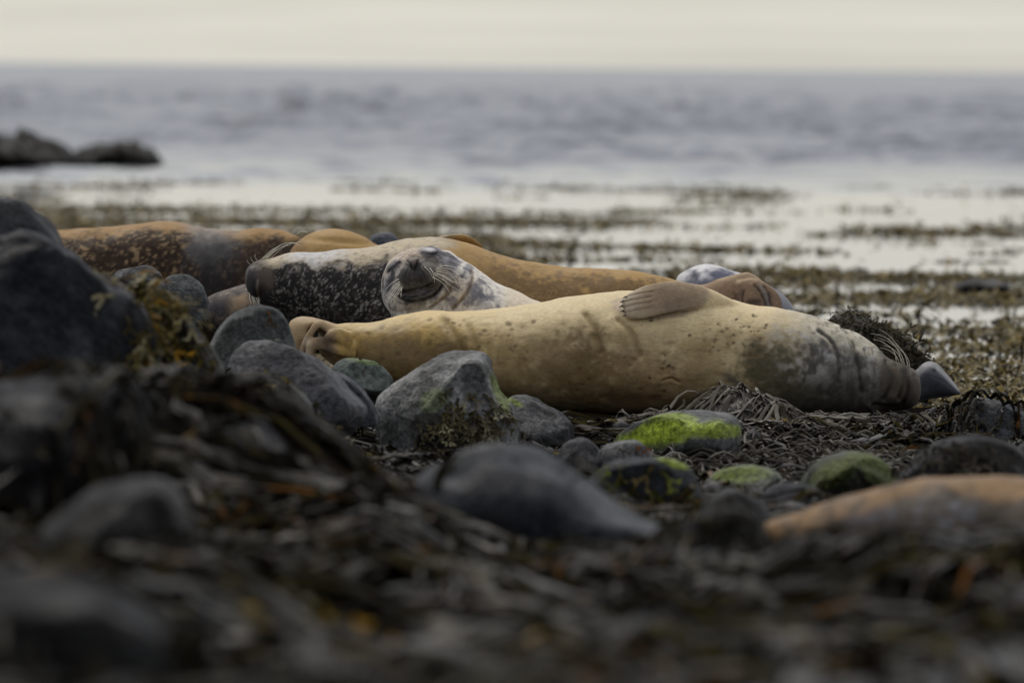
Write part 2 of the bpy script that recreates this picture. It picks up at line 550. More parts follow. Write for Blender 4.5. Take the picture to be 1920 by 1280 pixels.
class Seal:
    def __init__(s, label, parts, voxel, smooth=4, seed=0, base=TAN, group='seals hauled out on the shore'):
        s.V, s.F = fuse(parts, voxel)
        s.V = lap_smooth(s.V, s.F, smooth)
        s.seed = seed; s.label = label; s.group = group
        s.refresh()
        s.c = np.repeat(base[None], len(s.V), 0)
        s.n1 = fbm(s.V * 9, 4, seed + 1) * 1.3
        s.n2 = fbm(s.V * 38, 4, seed + 5) * 1.3
    def refresh(s):
        s.N = normals(s.V, s.F)
        s.px, s.py = proj(s.V)
        s.front = sstep(0.25, -0.15, s.N[:, 1])
    def ell(s, cx, cy, rx, ry, ang=0, soft=0.4, rough=0.3, allsides=False):
        a = R(ang); dx, dy = s.px - cx, s.py - cy
        u = (dx * math.cos(a) + dy * math.sin(a)) / rx
        v = (-dx * math.sin(a) + dy * math.cos(a)) / ry
        m = sstep(1 + soft, 1 - soft, np.hypot(u, v) + rough * (s.n1 + s.n2))
        return m if allsides else m * s.front
    def line(s, pts, w, pts_n=24):
        return np.exp(-(dist_poly(s.px, s.py, catmull(pts, pts_n)) / w) ** 2) * s.front
    def paint(s, m, c, k=1.0):
        m = np.clip(m * k, 0, 1)[:, None]
        s.c = s.c * (1 - m) + np.asarray(c) * m
    def push(s, m, d):
        s.V = s.V + s.N * (m * d)[:, None]
    def groove(s, pts, w, d, c=None, k=0.8):
        m = s.line(pts, w)
        s.push(m, -d)
        m2 = s.line([(x - w * 1.9, y) for x, y in pts], w * 1.6)
        s.push(m2, d * 0.35)
        if c is not None: s.paint(m, c, k)
    def spots(s, n, box, r, c, k=0.8, seed=1):
        g = np.random.default_rng(seed)
        for _ in range(n):
            x, y = g.uniform(box[0], box[2]), g.uniform(box[1], box[3])
            rr = r * g.uniform(0.5, 1.5)
            m = s.ell(x, y, rr * g.uniform(1, 1.7), rr, g.uniform(-40, 40), 0.5, 0.25)
            s.paint(m, c, k * g.uniform(.5, 1))
            s.push(m, -0.0012)
    def veins(s, scale, width, seed, stretch=(1, 1, 1)):
        q = s.V * scale * np.array(stretch)
        w = np.stack([vnoise(q * 0.8, seed + 3), vnoise(q * 0.8, seed + 4), vnoise(q * 0.8, seed + 5)], 1) * 0.55
        n = vnoise(q + w, seed) + 0.4 * vnoise(q * 2.1 + w, seed + 1)
        br = 0.5 + 0.5 * vnoise(q * 0.7, seed + 9)
        return sstep(width, 0, np.abs(n)) * sstep(0.15, 0.5, br)
    def build(s, base_pt):
        s.root = bpy.data.objects.new('seal', None)
        s.root.empty_display_size = 0.1
        s.root.location = base_pt
        col.objects.link(s.root)
        tag(s.root, s.label, 'seal', s.group)
        me = mesh_np('seal_body', s.V - np.asarray(base_pt), s.F, np.clip(s.c, 0.004, 0.9))
        s.body = link('body', me, M_FUR, s.root)
        s.base = np.asarray(base_pt)
        return s
    def whisker(s, pts, r0=0.0011, r1=0.0003):
        """pts are world points from root to tip"""
        c = catmull(pts, 14)
        T = np.gradient(c, axis=0); T /= np.linalg.norm(T, axis=1, keepdims=True)
        A = np.cross(T, [0.1, 1, 0.2]); A /= np.linalg.norm(A, axis=1, keepdims=True)
        B = np.cross(T, A)
        r = np.linspace(r0, r1, 14)[:, None]
        V, F, Tt = ring_tube(c - s.base, A * r, B * r, 5)
        link('whisker', mesh_np('whisker', V, [F, Tt]), M_WHISK, s.root)

def base_of(px, Y):
    x = P(px, 700, Y)[0]
    return (float(x), float(Y), float(base_h(np.array([x]), np.array([Y]))[0]))

# ---- 1: the big tan seal in front
main = Seal('large tan seal lying on its side in front, one flipper folded on its flank',
    [loft([(598, 628, 655, 23.0, .03), (606, 616, 668, 23.0, .05), (640, 606, 690, 23.0, .075), (700, 602, 706, 23.0, .10), (760, 589, 722, 23.0, .125),
           (800, 582, 735, 23.0, .145), (860, 583, 748, 23.0, .165), (920, 581, 757, 23.0, .18), (980, 572, 764, 23.0, .19),
           (1040, 561, 770, 23.0, .20), (1100, 552, 774, 23.0, .205), (1170, 546, 778, 23.0, .205), (1250, 545, 780, 23.0, .205),
           (1330, 552, 781, 23.0, .20), (1400, 569, 782, 23.0, .185), (1460, 577, 783, 23.0, .175), (1520, 591, 783, 23.0, .165),
           (1570, 609, 782, 23.0, .155), (1610, 628, 780, 23.0, .14), (1640, 648, 777, 22.99, .12), (1662, 669, 773, 22.98, .105),
           (1690, 682, 769, 22.97, .092), (1708, 689, 765, 22.96, .080), (1719, 697, 758, 22.96, .060), (1725, 709, 747, 22.96, .038), (1727, 722, 736, 22.96, .015)], 200, 84),
     # chest roll under the chin
     ball(1672, 738, 22.925, (.036, .05, .034), 20),
     # hind flippers, folded together and hooked over
     paddle([(672, 645, 23.0), (632, 626, 22.99), (600, 611, 22.97), (576, 603, 22.95), (561, 612, 22.93), (560, 634, 22.92), (566, 656, 22.92)],
            [.05, .05, .05, .05, .036, .026, .018], [.032, .024, .015, .012, .010, .009, .006], (-.25, -.30, .9)),
     paddle([(650, 640, 22.93), (618, 618, 22.905), (598, 608, 22.89), (584, 622, 22.885), (570, 650, 22.885), (562, 668, 22.89)],
            [.03, .022, .014, .010, .009, .007], [.02, .012, .009, .008, .007, .005], (.3, -.5, .8)),
     paddle([(662, 655, 22.92), (625, 648, 22.89), (596, 644, 22.875), (582, 658, 22.87), (584, 688, 22.87)],
            [.034, .028, .020, .016, .012], [.02, .013, .009, .007, .006], (.5, -.7, .5)),
     paddle([(655, 640, 22.91), (632, 628, 22.885), (616, 634, 22.875), (612, 650, 22.875)],
            [.03, .02, .014, .010], [.016, .011, .009, .006], (.5, -.7, .3)),
     # front flipper, flat on the upper flank
     paddle([(1392, 606, 23.0), (1350, 578, 22.93), (1312, 560, 22.885), (1275, 555, 22.862), (1235, 560, 22.846), (1200, 571, 22.836), (1170, 580, 22.832)],
            [.030, .034, .040, .048, .052, .048, .034], [.05, .036, .022, .015, .013, .012, .009], (0.05, -.82, .57)),
     ], 0.0042, 5, 11)
m = main
m.push(m.n1, .004)
# neck folds
DK = C3(.055, .05, .04)
for pts, w, d in [([(1535, 619), (1557, 637), (1567, 657), (1573, 683), (1571, 716)], 3.6, .008),
                  ([(1580, 614), (1597, 639), (1604, 665), (1611, 694), (1615, 735)], 4.2, .011),
                  ([(1624, 655), (1634, 690), (1636, 725), (1632, 755)], 4, .006),
                  ([(1660, 678), (1670, 708), (1668, 727), (1656, 748)], 3.6, .008),
                  ([(1680, 684), (1692, 701), (1694, 721), (1685, 746)], 3.6, .009),
                  ([(1540, 650), (1552, 690), (1548, 740)], 5, .004)]:
    m.groove(pts, w, d)
m.groove([(1700, 692), (1701, 712), (1702, 735), (1694, 757)], 4.5, .010)
m.groove([(1640, 760), (1664, 764), (1690, 760)], 5, .012)
# flank folds behind the flipper, belly creases
for pts, w, d in [([(1098, 590), (1115, 620), (1126, 660)], 6, .007), ([(1160, 600), (1185, 625), (1200, 665)], 6, .006),
                  ([(835, 600), (858, 640), (866, 680)], 7, .006), ([(880, 612), (893, 650), (905, 690)], 6, .004), ([(1060, 610), (1075, 650), (1080, 700)], 9, .004),
                  ([(1242, 714), (1258, 710), (1272, 716)], 2.6, .005)]:
    m.groove(pts, w, d * 1.5)
m.refresh()
X, Yp = m.px, m.py
m.c = TAN * (1 + 0.10 * m.n1[:, None])
m.paint(sstep(1010, 760, X), C3(.54, .355, .10))
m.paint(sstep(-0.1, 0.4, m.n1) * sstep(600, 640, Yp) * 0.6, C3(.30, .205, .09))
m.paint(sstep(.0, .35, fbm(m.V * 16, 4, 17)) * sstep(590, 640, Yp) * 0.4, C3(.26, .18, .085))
m.paint(m.ell(1085, 690, 70, 60, 20, .6, .8), C3(.15, .10, .045), .85)
m.paint(m.ell(1150, 735, 140, 45, 10, .7, .8), C3(.22, .14, .06), .6)
m.paint(m.ell(820, 668, 90, 38, 5, .6, .7), C3(.10, .062, .022), .9)
m.paint(m.ell(720, 660, 80, 50, 5, .7, .6), C3(.24, .16, .07), .7)
m.paint(m.ell(960, 700, 60, 60, 0, .7, .7), C3(.30, .21, .09), .7)
m.paint(m.ell(1260, 730, 110, 40, 10, .7, .7), C3(.36, .22, .10), .5)
m.paint(m.ell(1170, 745, 40, 12, 10, .7, .7), C3(.10, .05, .025), .6)
m.paint(m.ell(1227, 744, 13, 4, 0, .5, .4), C3(.06, .03, .02), .9)
# grey-brown head and neck, paler on the crown
hd = sstep(1425, 1530, X - (Yp - 650) * -0.28 + 35 * m.n1 + 18 * m.n2)
m.paint(hd, C3(.24, .22, .185))
m.paint(m.ell(1440, 690, 42, 55, -25, .7, .8), C3(.085, .075, .05), .9)
m.paint(m.ell(1490, 745, 90, 45, 10, .7, .8), C3(.10, .085, .045), .85)
m.paint(hd * sstep(-.05, .3, m.n2 + .5 * m.n1) * sstep(740, 650, Yp), C3(.46, .45, .44), .85)
m.paint(hd * sstep(.15, .4, fbm(m.V * 60, 3, 71)) * sstep(760, 690, Yp), C3(.33, .32, .30), .6)
m.paint(hd * sstep(.05, .3, -m.n2 - .2 * m.n1), C3(.07, .065, .06), .75)
m.paint(m.ell(1590, 700, 60, 70, 20, .6, .6), C3(.085, .08, .075), .6)
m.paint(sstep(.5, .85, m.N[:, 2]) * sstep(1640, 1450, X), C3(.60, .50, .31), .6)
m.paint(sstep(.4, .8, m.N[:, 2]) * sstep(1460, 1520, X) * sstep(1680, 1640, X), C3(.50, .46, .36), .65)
m.paint(sstep(1632, 1662, X + 6 * m.n2) * m.front, C3(.075, .060, .042), .9)
m.paint(sstep(1640, 1690, X + 8 * m.n2), C3(.060, .048, .036), .9)
m.paint(sstep(1704, 1716, X), C3(.115, .095, .075), .8)
m.paint(m.ell(1713, 702, 5, 3.5, 30, .5, .2), C3(.01, .009, .008), .9)
m.paint(m.line([(1676, 690), (1685, 705), (1687, 722), (1680, 742)], 4), C3(.11, .085, .055), .6)
m.paint(m.line([(1699, 696), (1702, 715), (1703, 738), (1694, 760)], 4.5), C3(.012, .010, .009), .95)
m.paint(m.line([(1650, 764), (1670, 766), (1690, 762)], 6), C3(.02, .018, .016), .9)
for pts in ([(1535, 619), (1557, 637), (1567, 657), (1573, 683), (1571, 716)], [(1580, 614), (1597, 639), (1604, 665), (1611, 694), (1615, 735)],
            [(1660, 678), (1670, 708), (1668, 727), (1656, 748)], [(1680, 684), (1692, 701), (1694, 721), (1685, 746)]):
    m.paint(m.line(pts, 3.4) * sstep(-.55, .25, fbm(m.V * 45, 3, 55)), C3(.04, .033, .027), .85)  # crease shade painted along the neck and snout folds
m.paint(hd * sstep(.1, .4, fbm(m.V * np.array([70, 30, 12.]), 3, 97)) * sstep(1480, 1540, X), C3(.06, .055, .05), .6)
m.paint(hd * sstep(690, 760, Yp + 30 * m.n1), C3(.07, .06, .045), .6)
# the flipper
fl = m.ell(1242, 562, 92, 36, -6, .12, .05) * sstep(22.93, 22.89, m.V[:, 1])
m.paint(fl, C3(.33, .25, .165), .95)
m.paint(m.ell(1260, 560, 60, 24, -6, .8, .4) * fl, C3(.17, .12, .08), .75)
m.paint(fl * sstep(1215, 1170, X), C3(.48, .40, .29), .85)
m.paint(fl * sstep(572, 590, Yp), C3(.40, .31, .20), .6)
for (a, b_) in [((1172, 556), (1225, 546)), ((1168, 566), (1222, 556)), ((1167, 576), (1220, 566)), ((1170, 586), (1220, 577))]:
    m.groove([a, ((a[0] + b_[0]) / 2, (a[1] + b_[1]) / 2 - 1), b_], 1.6, .0024, C3(.14, .10, .07), .5)
# hind flippers
hf = sstep(650, 612, X)
m.paint(hf, C3(.34, .25, .16), .85)
m.paint(m.ell(606, 648, 20, 26, 0, .5, .4), C3(.09, .065, .05), .9)
m.paint(m.ell(575, 655, 10, 22, 0, .5, .3), C3(.50, .42, .32), .8)
m.spots(36, (690, 590, 1000, 690), 3.0, C3(.09, .06, .03), .8, 3)
m.spots(60, (1050, 590, 1440, 740), 2.2, C3(.06, .04, .025), .85, 4)
m.spots(26, (1330, 590, 1440, 660), 2.0, C3(.06, .045, .03), .9, 6)
# dirt streaks, then shade painted over the lower flank and folds
stk = fbm(m.V * np.array([14, 30, 60.]), 4, 91)
m.paint(sstep(.05, .45, stk) * m.front * sstep(560, 640, Yp) * sstep(1480, 1420, X), C3(.22, .15, .075), .5)
m.paint(sstep(-.1, .35, fbm(m.V * np.array([7, 9, 5.]), 4, 95)) * m.front * sstep(585, 680, Yp) * sstep(1460, 1380, X), C3(.27, .19, .10), .55)
m.paint(sstep(690, 775, Yp + 40 * m.n1) * m.front * sstep(1440, 1380, X), C3(.20, .14, .07), .55)  # shade of the lower flank painted into the coat, browner towards the ground
for pts, w in [([(1098, 590), (1115, 620), (1126, 670)], 8), ([(1160, 600), (1185, 625), (1200, 665)], 6), ([(835, 600), (858, 640), (866, 690)], 9), ([(880, 612), (893, 650), (905, 690)], 6)]:
    m.paint(m.line(pts, w), C3(.20, .14, .06), .55)  # crease shade painted into the flank folds
m.paint(m.line([(1365, 705), (1385, 722), (1400, 742)], 9), C3(.05, .05, .055), .7)
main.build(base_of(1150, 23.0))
def wk(s, pix, Y0, Y1, **k):
    n = len(pix)
    s.whisker([P(x, y, Y0 + (Y1 - Y0) * i / (n - 1)) for i, (x, y) in enumerate(pix)], **k)
for pix in [[(1690, 682), (1685, 660), (1672, 642), (1655, 630), (1632, 625)], [(1704, 690), (1696, 664), (1682, 646), (1667, 629), (1649, 617)],
            [(1681, 678), (1677, 660), (1665, 648), (1652, 640), (1637, 636)], [(1697, 686), (1690, 665), (1680, 651), (1664, 640), (1645, 633)],
            [(1702, 690), (1699, 672), (1690, 655), (1678, 645), (1664, 633)], [(1706, 692), (1704, 677), (1697, 664), (1688, 656), (1676, 646)],
            [(1686, 680), (1680, 667), (1669, 658), (1660, 654), (1650, 652)], [(1694, 684), (1689, 672), (1681, 660), (1670, 652), (1657, 648)]]:
    wk(main, pix, 22.95, 22.93 + random.uniform(-.03, .03), r0=.0013)
# claws on the flipper
for (x, y) in [(1168, 557), (1162, 565), (1160, 574), (1162, 583), (1167, 591)]:
    c = P(np.array([x + 7, x + 4, x + 0.5]), np.array([y - .5, y, y + 1.8]), np.array([22.834, 22.822, 22.823]))
    cc = catmull(c, 8)
    T = np.gradient(cc, axis=0); T /= np.linalg.norm(T, axis=1, keepdims=True)
    A = np.cross(T, [0, 1, 0.]); A /= np.linalg.norm(A, axis=1, keepdims=True)
    Bv = np.cross(T, A)
    rr = np.linspace(.0030, .0008, 8)[:, None]
    V, F, Tt = ring_tube(cc - main.base, A * rr, Bv * rr, 8)
    link('claw', mesh_np('claw', V, [F, Tt]), M_CLAW, main.root)

# ---- 2: long seal behind it, dark mottled in front and golden behind
s2 = Seal('long seal with black mottled head and golden brown back behind the pale spotted face',
    [loft([(460, 514, 528, 23.85, .012), (463, 504, 540, 23.85, .032), (471, 495, 553, 23.85, .05), (486, 487, 566, 23.85, .07), (508, 485, 580, 23.85, .088),
           (534, 476, 594, 23.85, .105), (556, 473, 606, 23.85, .12), (590, 472, 622, 23.85, .135), (640, 467, 645, 23.85, .155), (700, 461, 668, 23.85, .17),
           (745, 451, 684, 23.85, .18), (795, 445, 695, 23.85, .185), (850, 450, 700, 23.85, .185), (910, 468, 702, 23.85, .185), (975, 486, 702, 23.85, .175),
           (1040, 498, 700, 23.85, .165), (1110, 502, 695, 23.85, .15), (1180, 507, 685, 23.85, .13), (1240, 519, 670, 23.85, .105), (1290, 531, 650, 23.85, .075),
           (1318, 534, 632, 23.84, .055), (1345, 524, 625, 23.83, .045), (1372, 515, 622, 23.82, .040), (1400, 510, 622, 23.81, .036), (1420, 519, 624, 23.80, .032),
           (1436, 536, 624, 23.80, .028), (1448, 556, 618, 23.80, .02), (1455, 580, 608, 23.80, .008)], 220, 80),
     # a second hind flipper edge showing as thin folds
     paddle([(1385, 560, 23.78), (1415, 556, 23.765), (1440, 572, 23.76), (1449, 596, 23.76)], [.05, .05, .045, .03], [.02, .012, .009, .006], (.3, -1, .2)),
     # front flipper lying along the far side of the back
     paddle([(800, 470, 23.95), (840, 455, 23.98), (875, 457, 24.0), (905, 470, 24.0)], [.04, .045, .04, .025], [.02, .016, .013, .008], (0, .5, .9)),
     ball(478, 526, 23.80, (.026, .05, .042), -10),
     ], 0.0048, 4, 31)
m = s2
m.push(m.n1, .004)
m.groove([(1415, 535), (1427, 550), (1438, 573)], 2.5, .006)
m.groove([(1432, 537), (1441, 553), (1445, 574)], 2.2, .005)
m.groove([(1395, 545), (1392, 560), (1394, 575)], 2.5, .004)
m.groove([(478, 505), (482, 522), (480, 545), (486, 560)], 2.5, .003)
m.refresh()
X, Yp = m.px, m.py
m.c = C3(.34, .215, .082) * (1 + .12 * m.n1[:, None])
up = m.N[:, 2]
# brown speckled flank of the rear half
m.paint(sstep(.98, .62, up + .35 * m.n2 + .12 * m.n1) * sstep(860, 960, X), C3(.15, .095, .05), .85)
m.paint(m.veins(55, .2, 40) * sstep(.85, .4, up) * sstep(860, 960, X), C3(.38, .25, .11), .5)
# dark front half
dk = sstep(880, 790, X + 40 * m.n1)
m.paint(dk, C3(.020, .018, .018))
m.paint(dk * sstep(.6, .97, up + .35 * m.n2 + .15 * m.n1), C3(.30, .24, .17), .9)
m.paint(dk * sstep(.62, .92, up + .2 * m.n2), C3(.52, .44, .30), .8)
m.paint(dk * sstep(.62, .98, up + .3 * m.n2) * m.ell(590, 480, 55, 30, 0, .6, .3, True), C3(.50, .50, .52), .9)
m.paint(dk * m.veins(30, .085, 3) * sstep(480, 540, X + 20 * m.n1), C3(.34, .32, .29), .9)
m.paint(dk * m.veins(58, .10, 13) * sstep(480, 540, X), C3(.30, .28, .25), .75)
m.paint(dk * sstep(.3, .6, m.n2) * sstep(480, 540, X), C3(.14, .12, .105), .5)
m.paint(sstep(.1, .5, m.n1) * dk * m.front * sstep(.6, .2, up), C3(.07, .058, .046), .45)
m.paint(sstep(520, 480, X), C3(.05, .045, .045), .9)
m.paint(m.line([(484, 525), (482, 540), (486, 562)], 2.2), C3(.32, .28, .22), .7)
m.paint(m.ell(500, 520, 14, 20, 0, .6, .4), C3(.13, .10, .075), .7)
# hind flippers brown
m.paint(sstep(1300, 1335, X), C3(.25, .17, .115), .9)
m.paint(sstep(1300, 1335, X) * sstep(.1, .5, m.n1 + .4 * m.n2), C3(.10, .07, .055), .7)
m.paint(sstep(1320, 1360, X) * sstep(.3, .8, up), C3(.36, .27, .17), .6)
m.paint(m.line([(1415, 535), (1427, 550), (1438, 573)], 2.2), C3(.03, .022, .02), .85)
m.paint(m.line([(1432, 537), (1441, 553), (1445, 574)], 2.0), C3(.04, .03, .03), .8)
m.paint(m.line([(1424, 533), (1434, 550), (1441, 574)], 2.6), C3(.26, .25, .25), .7)
m.paint(m.line([(1395, 545), (1392, 560), (1394, 575)], 2.0), C3(.04, .03, .03), .8)
m.paint(m.ell(1415, 566, 14, 6, 0, .6, .4), C3(.03, .025, .02), .8)
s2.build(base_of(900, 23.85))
for pix in [[(494, 487), (510, 473), (528, 459), (548, 455), (566, 462)], [(500, 486), (515, 472), (535, 460), (550, 456), (566, 453)],
            [(492, 487), (505, 475), (520, 463), (535, 456), (552, 455)], [(505, 486), (515, 478), (526, 468), (540, 459)],
            [(490, 487), (502, 475), (512, 467), (524, 461)], [(497, 486), (507, 478), (520, 468), (534, 462), (545, 459)]]:
    wk(s2, pix, 23.80, 23.74 + random.uniform(-.03, .03), r0=.0013, r1=.0004)
for pix in [[(468, 550), (468, 560), (471, 569)], [(473, 555), (475, 564), (477, 572)], [(480, 558), (484, 566), (487, 571)],
            [(476, 557), (478, 565), (482, 570)], [(484, 558), (486, 564), (484, 570)]]:
    wk(s2, pix, 23.79, 23.77, r0=.0013, r1=.0005)
for pix in [[(482, 488), (478, 481), (479, 475)], [(470, 497), (465, 492), (463, 487)], [(476, 492), (471, 486), (470, 481)]]:
    wk(s2, pix, 23.83, 23.83, r0=.0006, r1=.0002)

# ---- 3: the white spotted seal facing the camera
s3 = Seal('pale grey spotted seal facing the camera with closed eyes and dark smiling muzzle',
    [ball(788, 538, 23.42, (.108, .125, .108), 0, 30, 40),
     ball(800, 530, 23.42, (.100, .12, .098), -20, 30, 40),
     loft([(735, 560, 600, 23.44, .06), (760, 510, 630, 23.44, .11), (800, 474, 650, 23.44, .13), (836, 470, 660, 23.44, .14), (860, 485, 668, 23.44, .145),
           (886, 499, 675, 23.44, .15), (909, 515, 682, 23.45, .155), (932, 531, 690, 23.45, .155), (972, 547, 700, 23.46, .155), (1001, 563, 708, 23.46, .155),
           (1060, 580, 714, 23.46, .15), (1150, 590, 716, 23.46, .14), (1280, 615, 714, 23.46, .11), (1400, 650, 710, 23.46, .07), (1450, 675, 705, 23.46, .02)], 120, 64),
     # muzzle: whisker pads, nose, chin
     ball(770, 526, 23.328, (.037, .046, .042), -15), ball(804, 519, 23.328, (.038, .046, .042), -30),
     ball(778, 500, 23.338, (.028, .034, .026), -15),
     ball(788, 552, 23.330, (.050, .040, .026), -22),
     ], 0.0032, 10, 61)
m = s3
m.refresh()
m.push(m.n1, .003)
for pts, w, d in [([(747, 555), (762, 564), (780, 565), (800, 560), (817, 550), (828, 536), (829, 530)], 2.6, .009),
                  ([(752, 548), (776, 544), (800, 537), (816, 527)], 2.4, .006),
                  ([(807, 577), (830, 560), (842, 547), (846, 536)], 3.2, .007),
                  ([(850, 579), (867, 560), (879, 543), (886, 522), (884, 508)], 3.4, .007),
                  ([(793, 474), (802, 476), (811, 476), (819, 474)], 2.4, .005),
                  ([(729, 508), (738, 500), (749, 493)], 2.4, .005),
                  ([(776, 500), (779, 520), (784, 540)], 1.8, .003), ([(745, 549), (770, 553), (800, 546), (823, 529)], 1.8, .004), ([(758, 530), (766, 541), (778, 538)], 1.6, .002), ([(765, 505), (758, 520), (754, 538)], 1.8, .003), ([(792, 502), (804, 512), (812, 528)], 1.8, .003), ([(786, 504), (794, 518), (798, 534)], 1.6, .0025), ([(770, 508), (766, 522), (766, 538)], 1.6, .0025), ([(756, 545), (776, 548), (800, 541), (815, 531)], 1.6, .003),
                  ([(764, 489), (769, 497), (773, 505)], 1.8, .005), ([(785, 487), (781, 496), (778, 505)], 1.8, .005)]:
    m.groove(pts, w, d)
# eyelid bulges
m.push(m.ell(806, 470, 15, 8, -5, .7, 0), .006)
m.push(m.ell(739, 496, 12, 8, -38, .7, 0), .006)
m.refresh()
X, Yp = m.px, m.py
m.c = C3(.70, .66, .59) * (1 + .10 * m.n1[:, None])
m.paint(m.ell(780, 470, 55, 26, -20, .6, .4), C3(.42, .31, .20), .75)
m.paint(m.ell(850, 545, 40, 32, 30, .7, .4), C3(.42, .34, .24), .6)
m.paint(m.ell(735, 500, 22, 40, 10, .6, .5), C3(.38, .30, .23), .5)
sp = sstep(.2, .42, m.n2 * 1.1 + .25 * m.n1)
m.paint(sp * m.front, C3(.13, .13, .15), .38)
sp2 = sstep(.18, .5, fbm(m.V * 75, 3, 333)) * m.front
m.paint(sp2, C3(.15, .145, .15), .6)
sp3 = sstep(.1, .35, fbm(m.V * np.array([95, 60, 95.]), 3, 337)) * m.front * m.ell(785, 530, 80, 66, 0, .5, .6)
m.paint(sp3, C3(.14, .13, .125), .6)
m.paint(m.veins(60, .25, 7) * m.front * sstep(870, 830, X), C3(.10, .10, .12), .5)
for (x, y, a, b_) in [(893, 548, 12, 16), (902, 566, 14, 16), (916, 560, 12, 10), (880, 500, 9, 12), (900, 530, 9, 6), (850, 497, 12, 14), (838, 490, 18, 10),
                      (848, 567, 8, 8), (915, 575, 10, 8), (740, 575, 7, 7), (727, 540, 8, 18), (735, 528, 8, 14), (932, 572, 8, 8)]:
    m.paint(m.ell(x, y, a, b_, 20, .7, 1.3), C3(.13, .13, .155), .75)
m.paint(m.ell(806, 472, 20, 9, 6, .5, .5), C3(.22, .21, .235), .75)
m.paint(m.ell(806, 468, 13, 3.5, 4, .6, .3), C3(.62, .61, .63), .8)
m.paint(m.ell(824, 463, 12, 7, 30, .6, .6), C3(.14, .13, .15), .7)
m.paint(m.ell(739, 499, 15, 7, -40, .5, .5), C3(.24, .22, .25), .7)
m.paint(m.ell(736, 495, 9, 3, -40, .6, .3), C3(.52, .49, .50), .7)
# muzzle
m.paint(m.ell(785, 527, 45, 41, -20, .45, .9), C3(.040, .038, .038), .93)
m.paint(sstep(.1, .5, fbm(m.V * 110, 3, 41)) * m.ell(785, 527, 38, 36, -20, .4, .3), C3(.085, .08, .075), .6)
m.paint(m.ell(776, 508, 24, 24, 0, .4, .3), C3(.04, .036, .036), .96)
m.paint(m.ell(788, 541, 30, 9, -18, .6, .6), C3(.075, .072, .07), .5)
m.paint(m.ell(812, 502, 16, 12, 30, .7, .5), C3(.16, .14, .12), .5)
m.paint(m.ell(772, 489, 14, 6, -10, .6, .4), C3(.12, .10, .085), .6)
for pts, w in [([(747, 555), (762, 564), (780, 565), (800, 560), (817, 550), (828, 536), (829, 530)], 3.4), ([(752, 548), (776, 544), (800, 537), (816, 527)], 2.0),
               ([(791, 474.5), (802, 476.5), (811, 476.5), (820, 474)], 4.2), ([(728, 509), (738, 500.5), (750, 492)], 4.4),
               ([(764, 489), (769, 497), (773, 505)], 1.8), ([(785, 487), (781, 496), (778, 505)], 1.8)]:
    m.paint(m.line(pts, w), C3(.004, .004, .006), 1.0)
m.paint(m.ell(786, 567, 44, 10, -18, .6, .7), C3(.16, .15, .14), .6)
m.paint(m.ell(788, 552, 44, 13, -20, .5, .7), C3(.052, .050, .050), .9)
m.paint(sstep(.0, .4, fbm(m.V * np.array([60, 60, 150.]), 3, 343)) * m.ell(788, 548, 46, 20, -20, .5, .4), C3(.13, .125, .12), .6)
for pts, w in [([(747, 555), (762, 564), (780, 565), (800, 560), (817, 550), (828, 536), (829, 530)], 2.6), ([(752, 548), (776, 544), (800, 537), (816, 527)], 2.0), ([(757, 556), (776, 556), (800, 549), (820, 537)], 1.8)]:
    m.paint(m.line(pts, w) * sstep(-.6, .1, fbm(m.V * 50, 2, 345)), C3(.006, .006, .007), .9)
m.paint(m.ell(795, 578, 40, 7, -10, .6, .6), C3(.36, .34, .30), .7)
m.paint(m.ell(838, 525, 14, 18, 20, .7, 1.0), C3(.15, .13, .12), .55)
for pts in ([(807, 577), (830, 560), (842, 547), (846, 536)], [(850, 579), (867, 560), (879, 543), (886, 522), (884, 508)]):
    m.paint(m.line(pts, 3.2), C3(.13, .09, .05), .75)
m.paint(sstep(935, 960, X), C3(.60, .51, .36), .7)
s3.build(base_of(800, 23.42))
for pix in [[(816, 505), (835, 503), (855, 510), (872, 533)], [(818, 510), (838, 512), (852, 522), (859, 536)], [(815, 515), (832, 525), (846, 536), (862, 545)],
            [(812, 520), (826, 528), (838, 540), (847, 556)], [(820, 502), (836, 498), (856, 503), (866, 509)], [(806, 502), (812, 512), (815, 530)],
            [(818, 508), (834, 507), (846, 513), (858, 521)], [(814, 512), (830, 516), (848, 527), (868, 532)], [(796, 500), (806, 510), (812, 522)],
            [(820, 514), (838, 522), (850, 531)]]:
    wk(s3, pix, 23.27, 23.23 + random.uniform(-.02, .02), r0=.0008, r1=.00025)
for pix in [[(749, 528), (736, 540), (722, 557)], [(750, 534), (738, 550), (724, 569)], [(751, 538), (742, 552), (732, 567)], [(748, 523), (735, 530), (721, 545)],
            [(752, 541), (746, 552), (739, 560)], [(754, 538), (752, 548), (752, 558)], [(749, 531), (738, 545), (726, 560)]]:
    wk(s3, pix, 23.28, 23.24, r0=.0008, r1=.00025)

# ---- 4: dark mottled seal far left
s4 = Seal('dark brown mottled seal with golden back, lying behind the black boulder on the left',
    [loft([(-330, 520, 560, 26.3, .03), (-280, 490, 590, 26.3, .08), (-150, 450, 640, 26.2, .13), (0, 436, 660, 26.2, .17), (100, 432, 665, 26.2, .18), (200, 427, 670, 26.2, .19),
           (262, 419, 670, 26.2, .19), (325, 415, 665, 26.2, .18), (375, 424, 655, 26.2, .165), (425, 431, 640, 26.2, .145),
           (480, 429, 625, 26.2, .13), (520, 431, 600, 26.2, .11), (552, 440, 570, 26.15, .08), (568, 455, 545, 26.15, .045), (574, 475, 520, 26.15, .015)], 170, 64)],
    0.007, 3, 81)
m = s4
m.push(m.n1, .006)
m.groove([(385, 425), (392, 470), (385, 540)], 7, .008)
X, Yp = m.px, m.py
up = m.N[:, 2]
m.c = C3(.032, .020, .013) * (1 + .3 * m.n1[:, None])
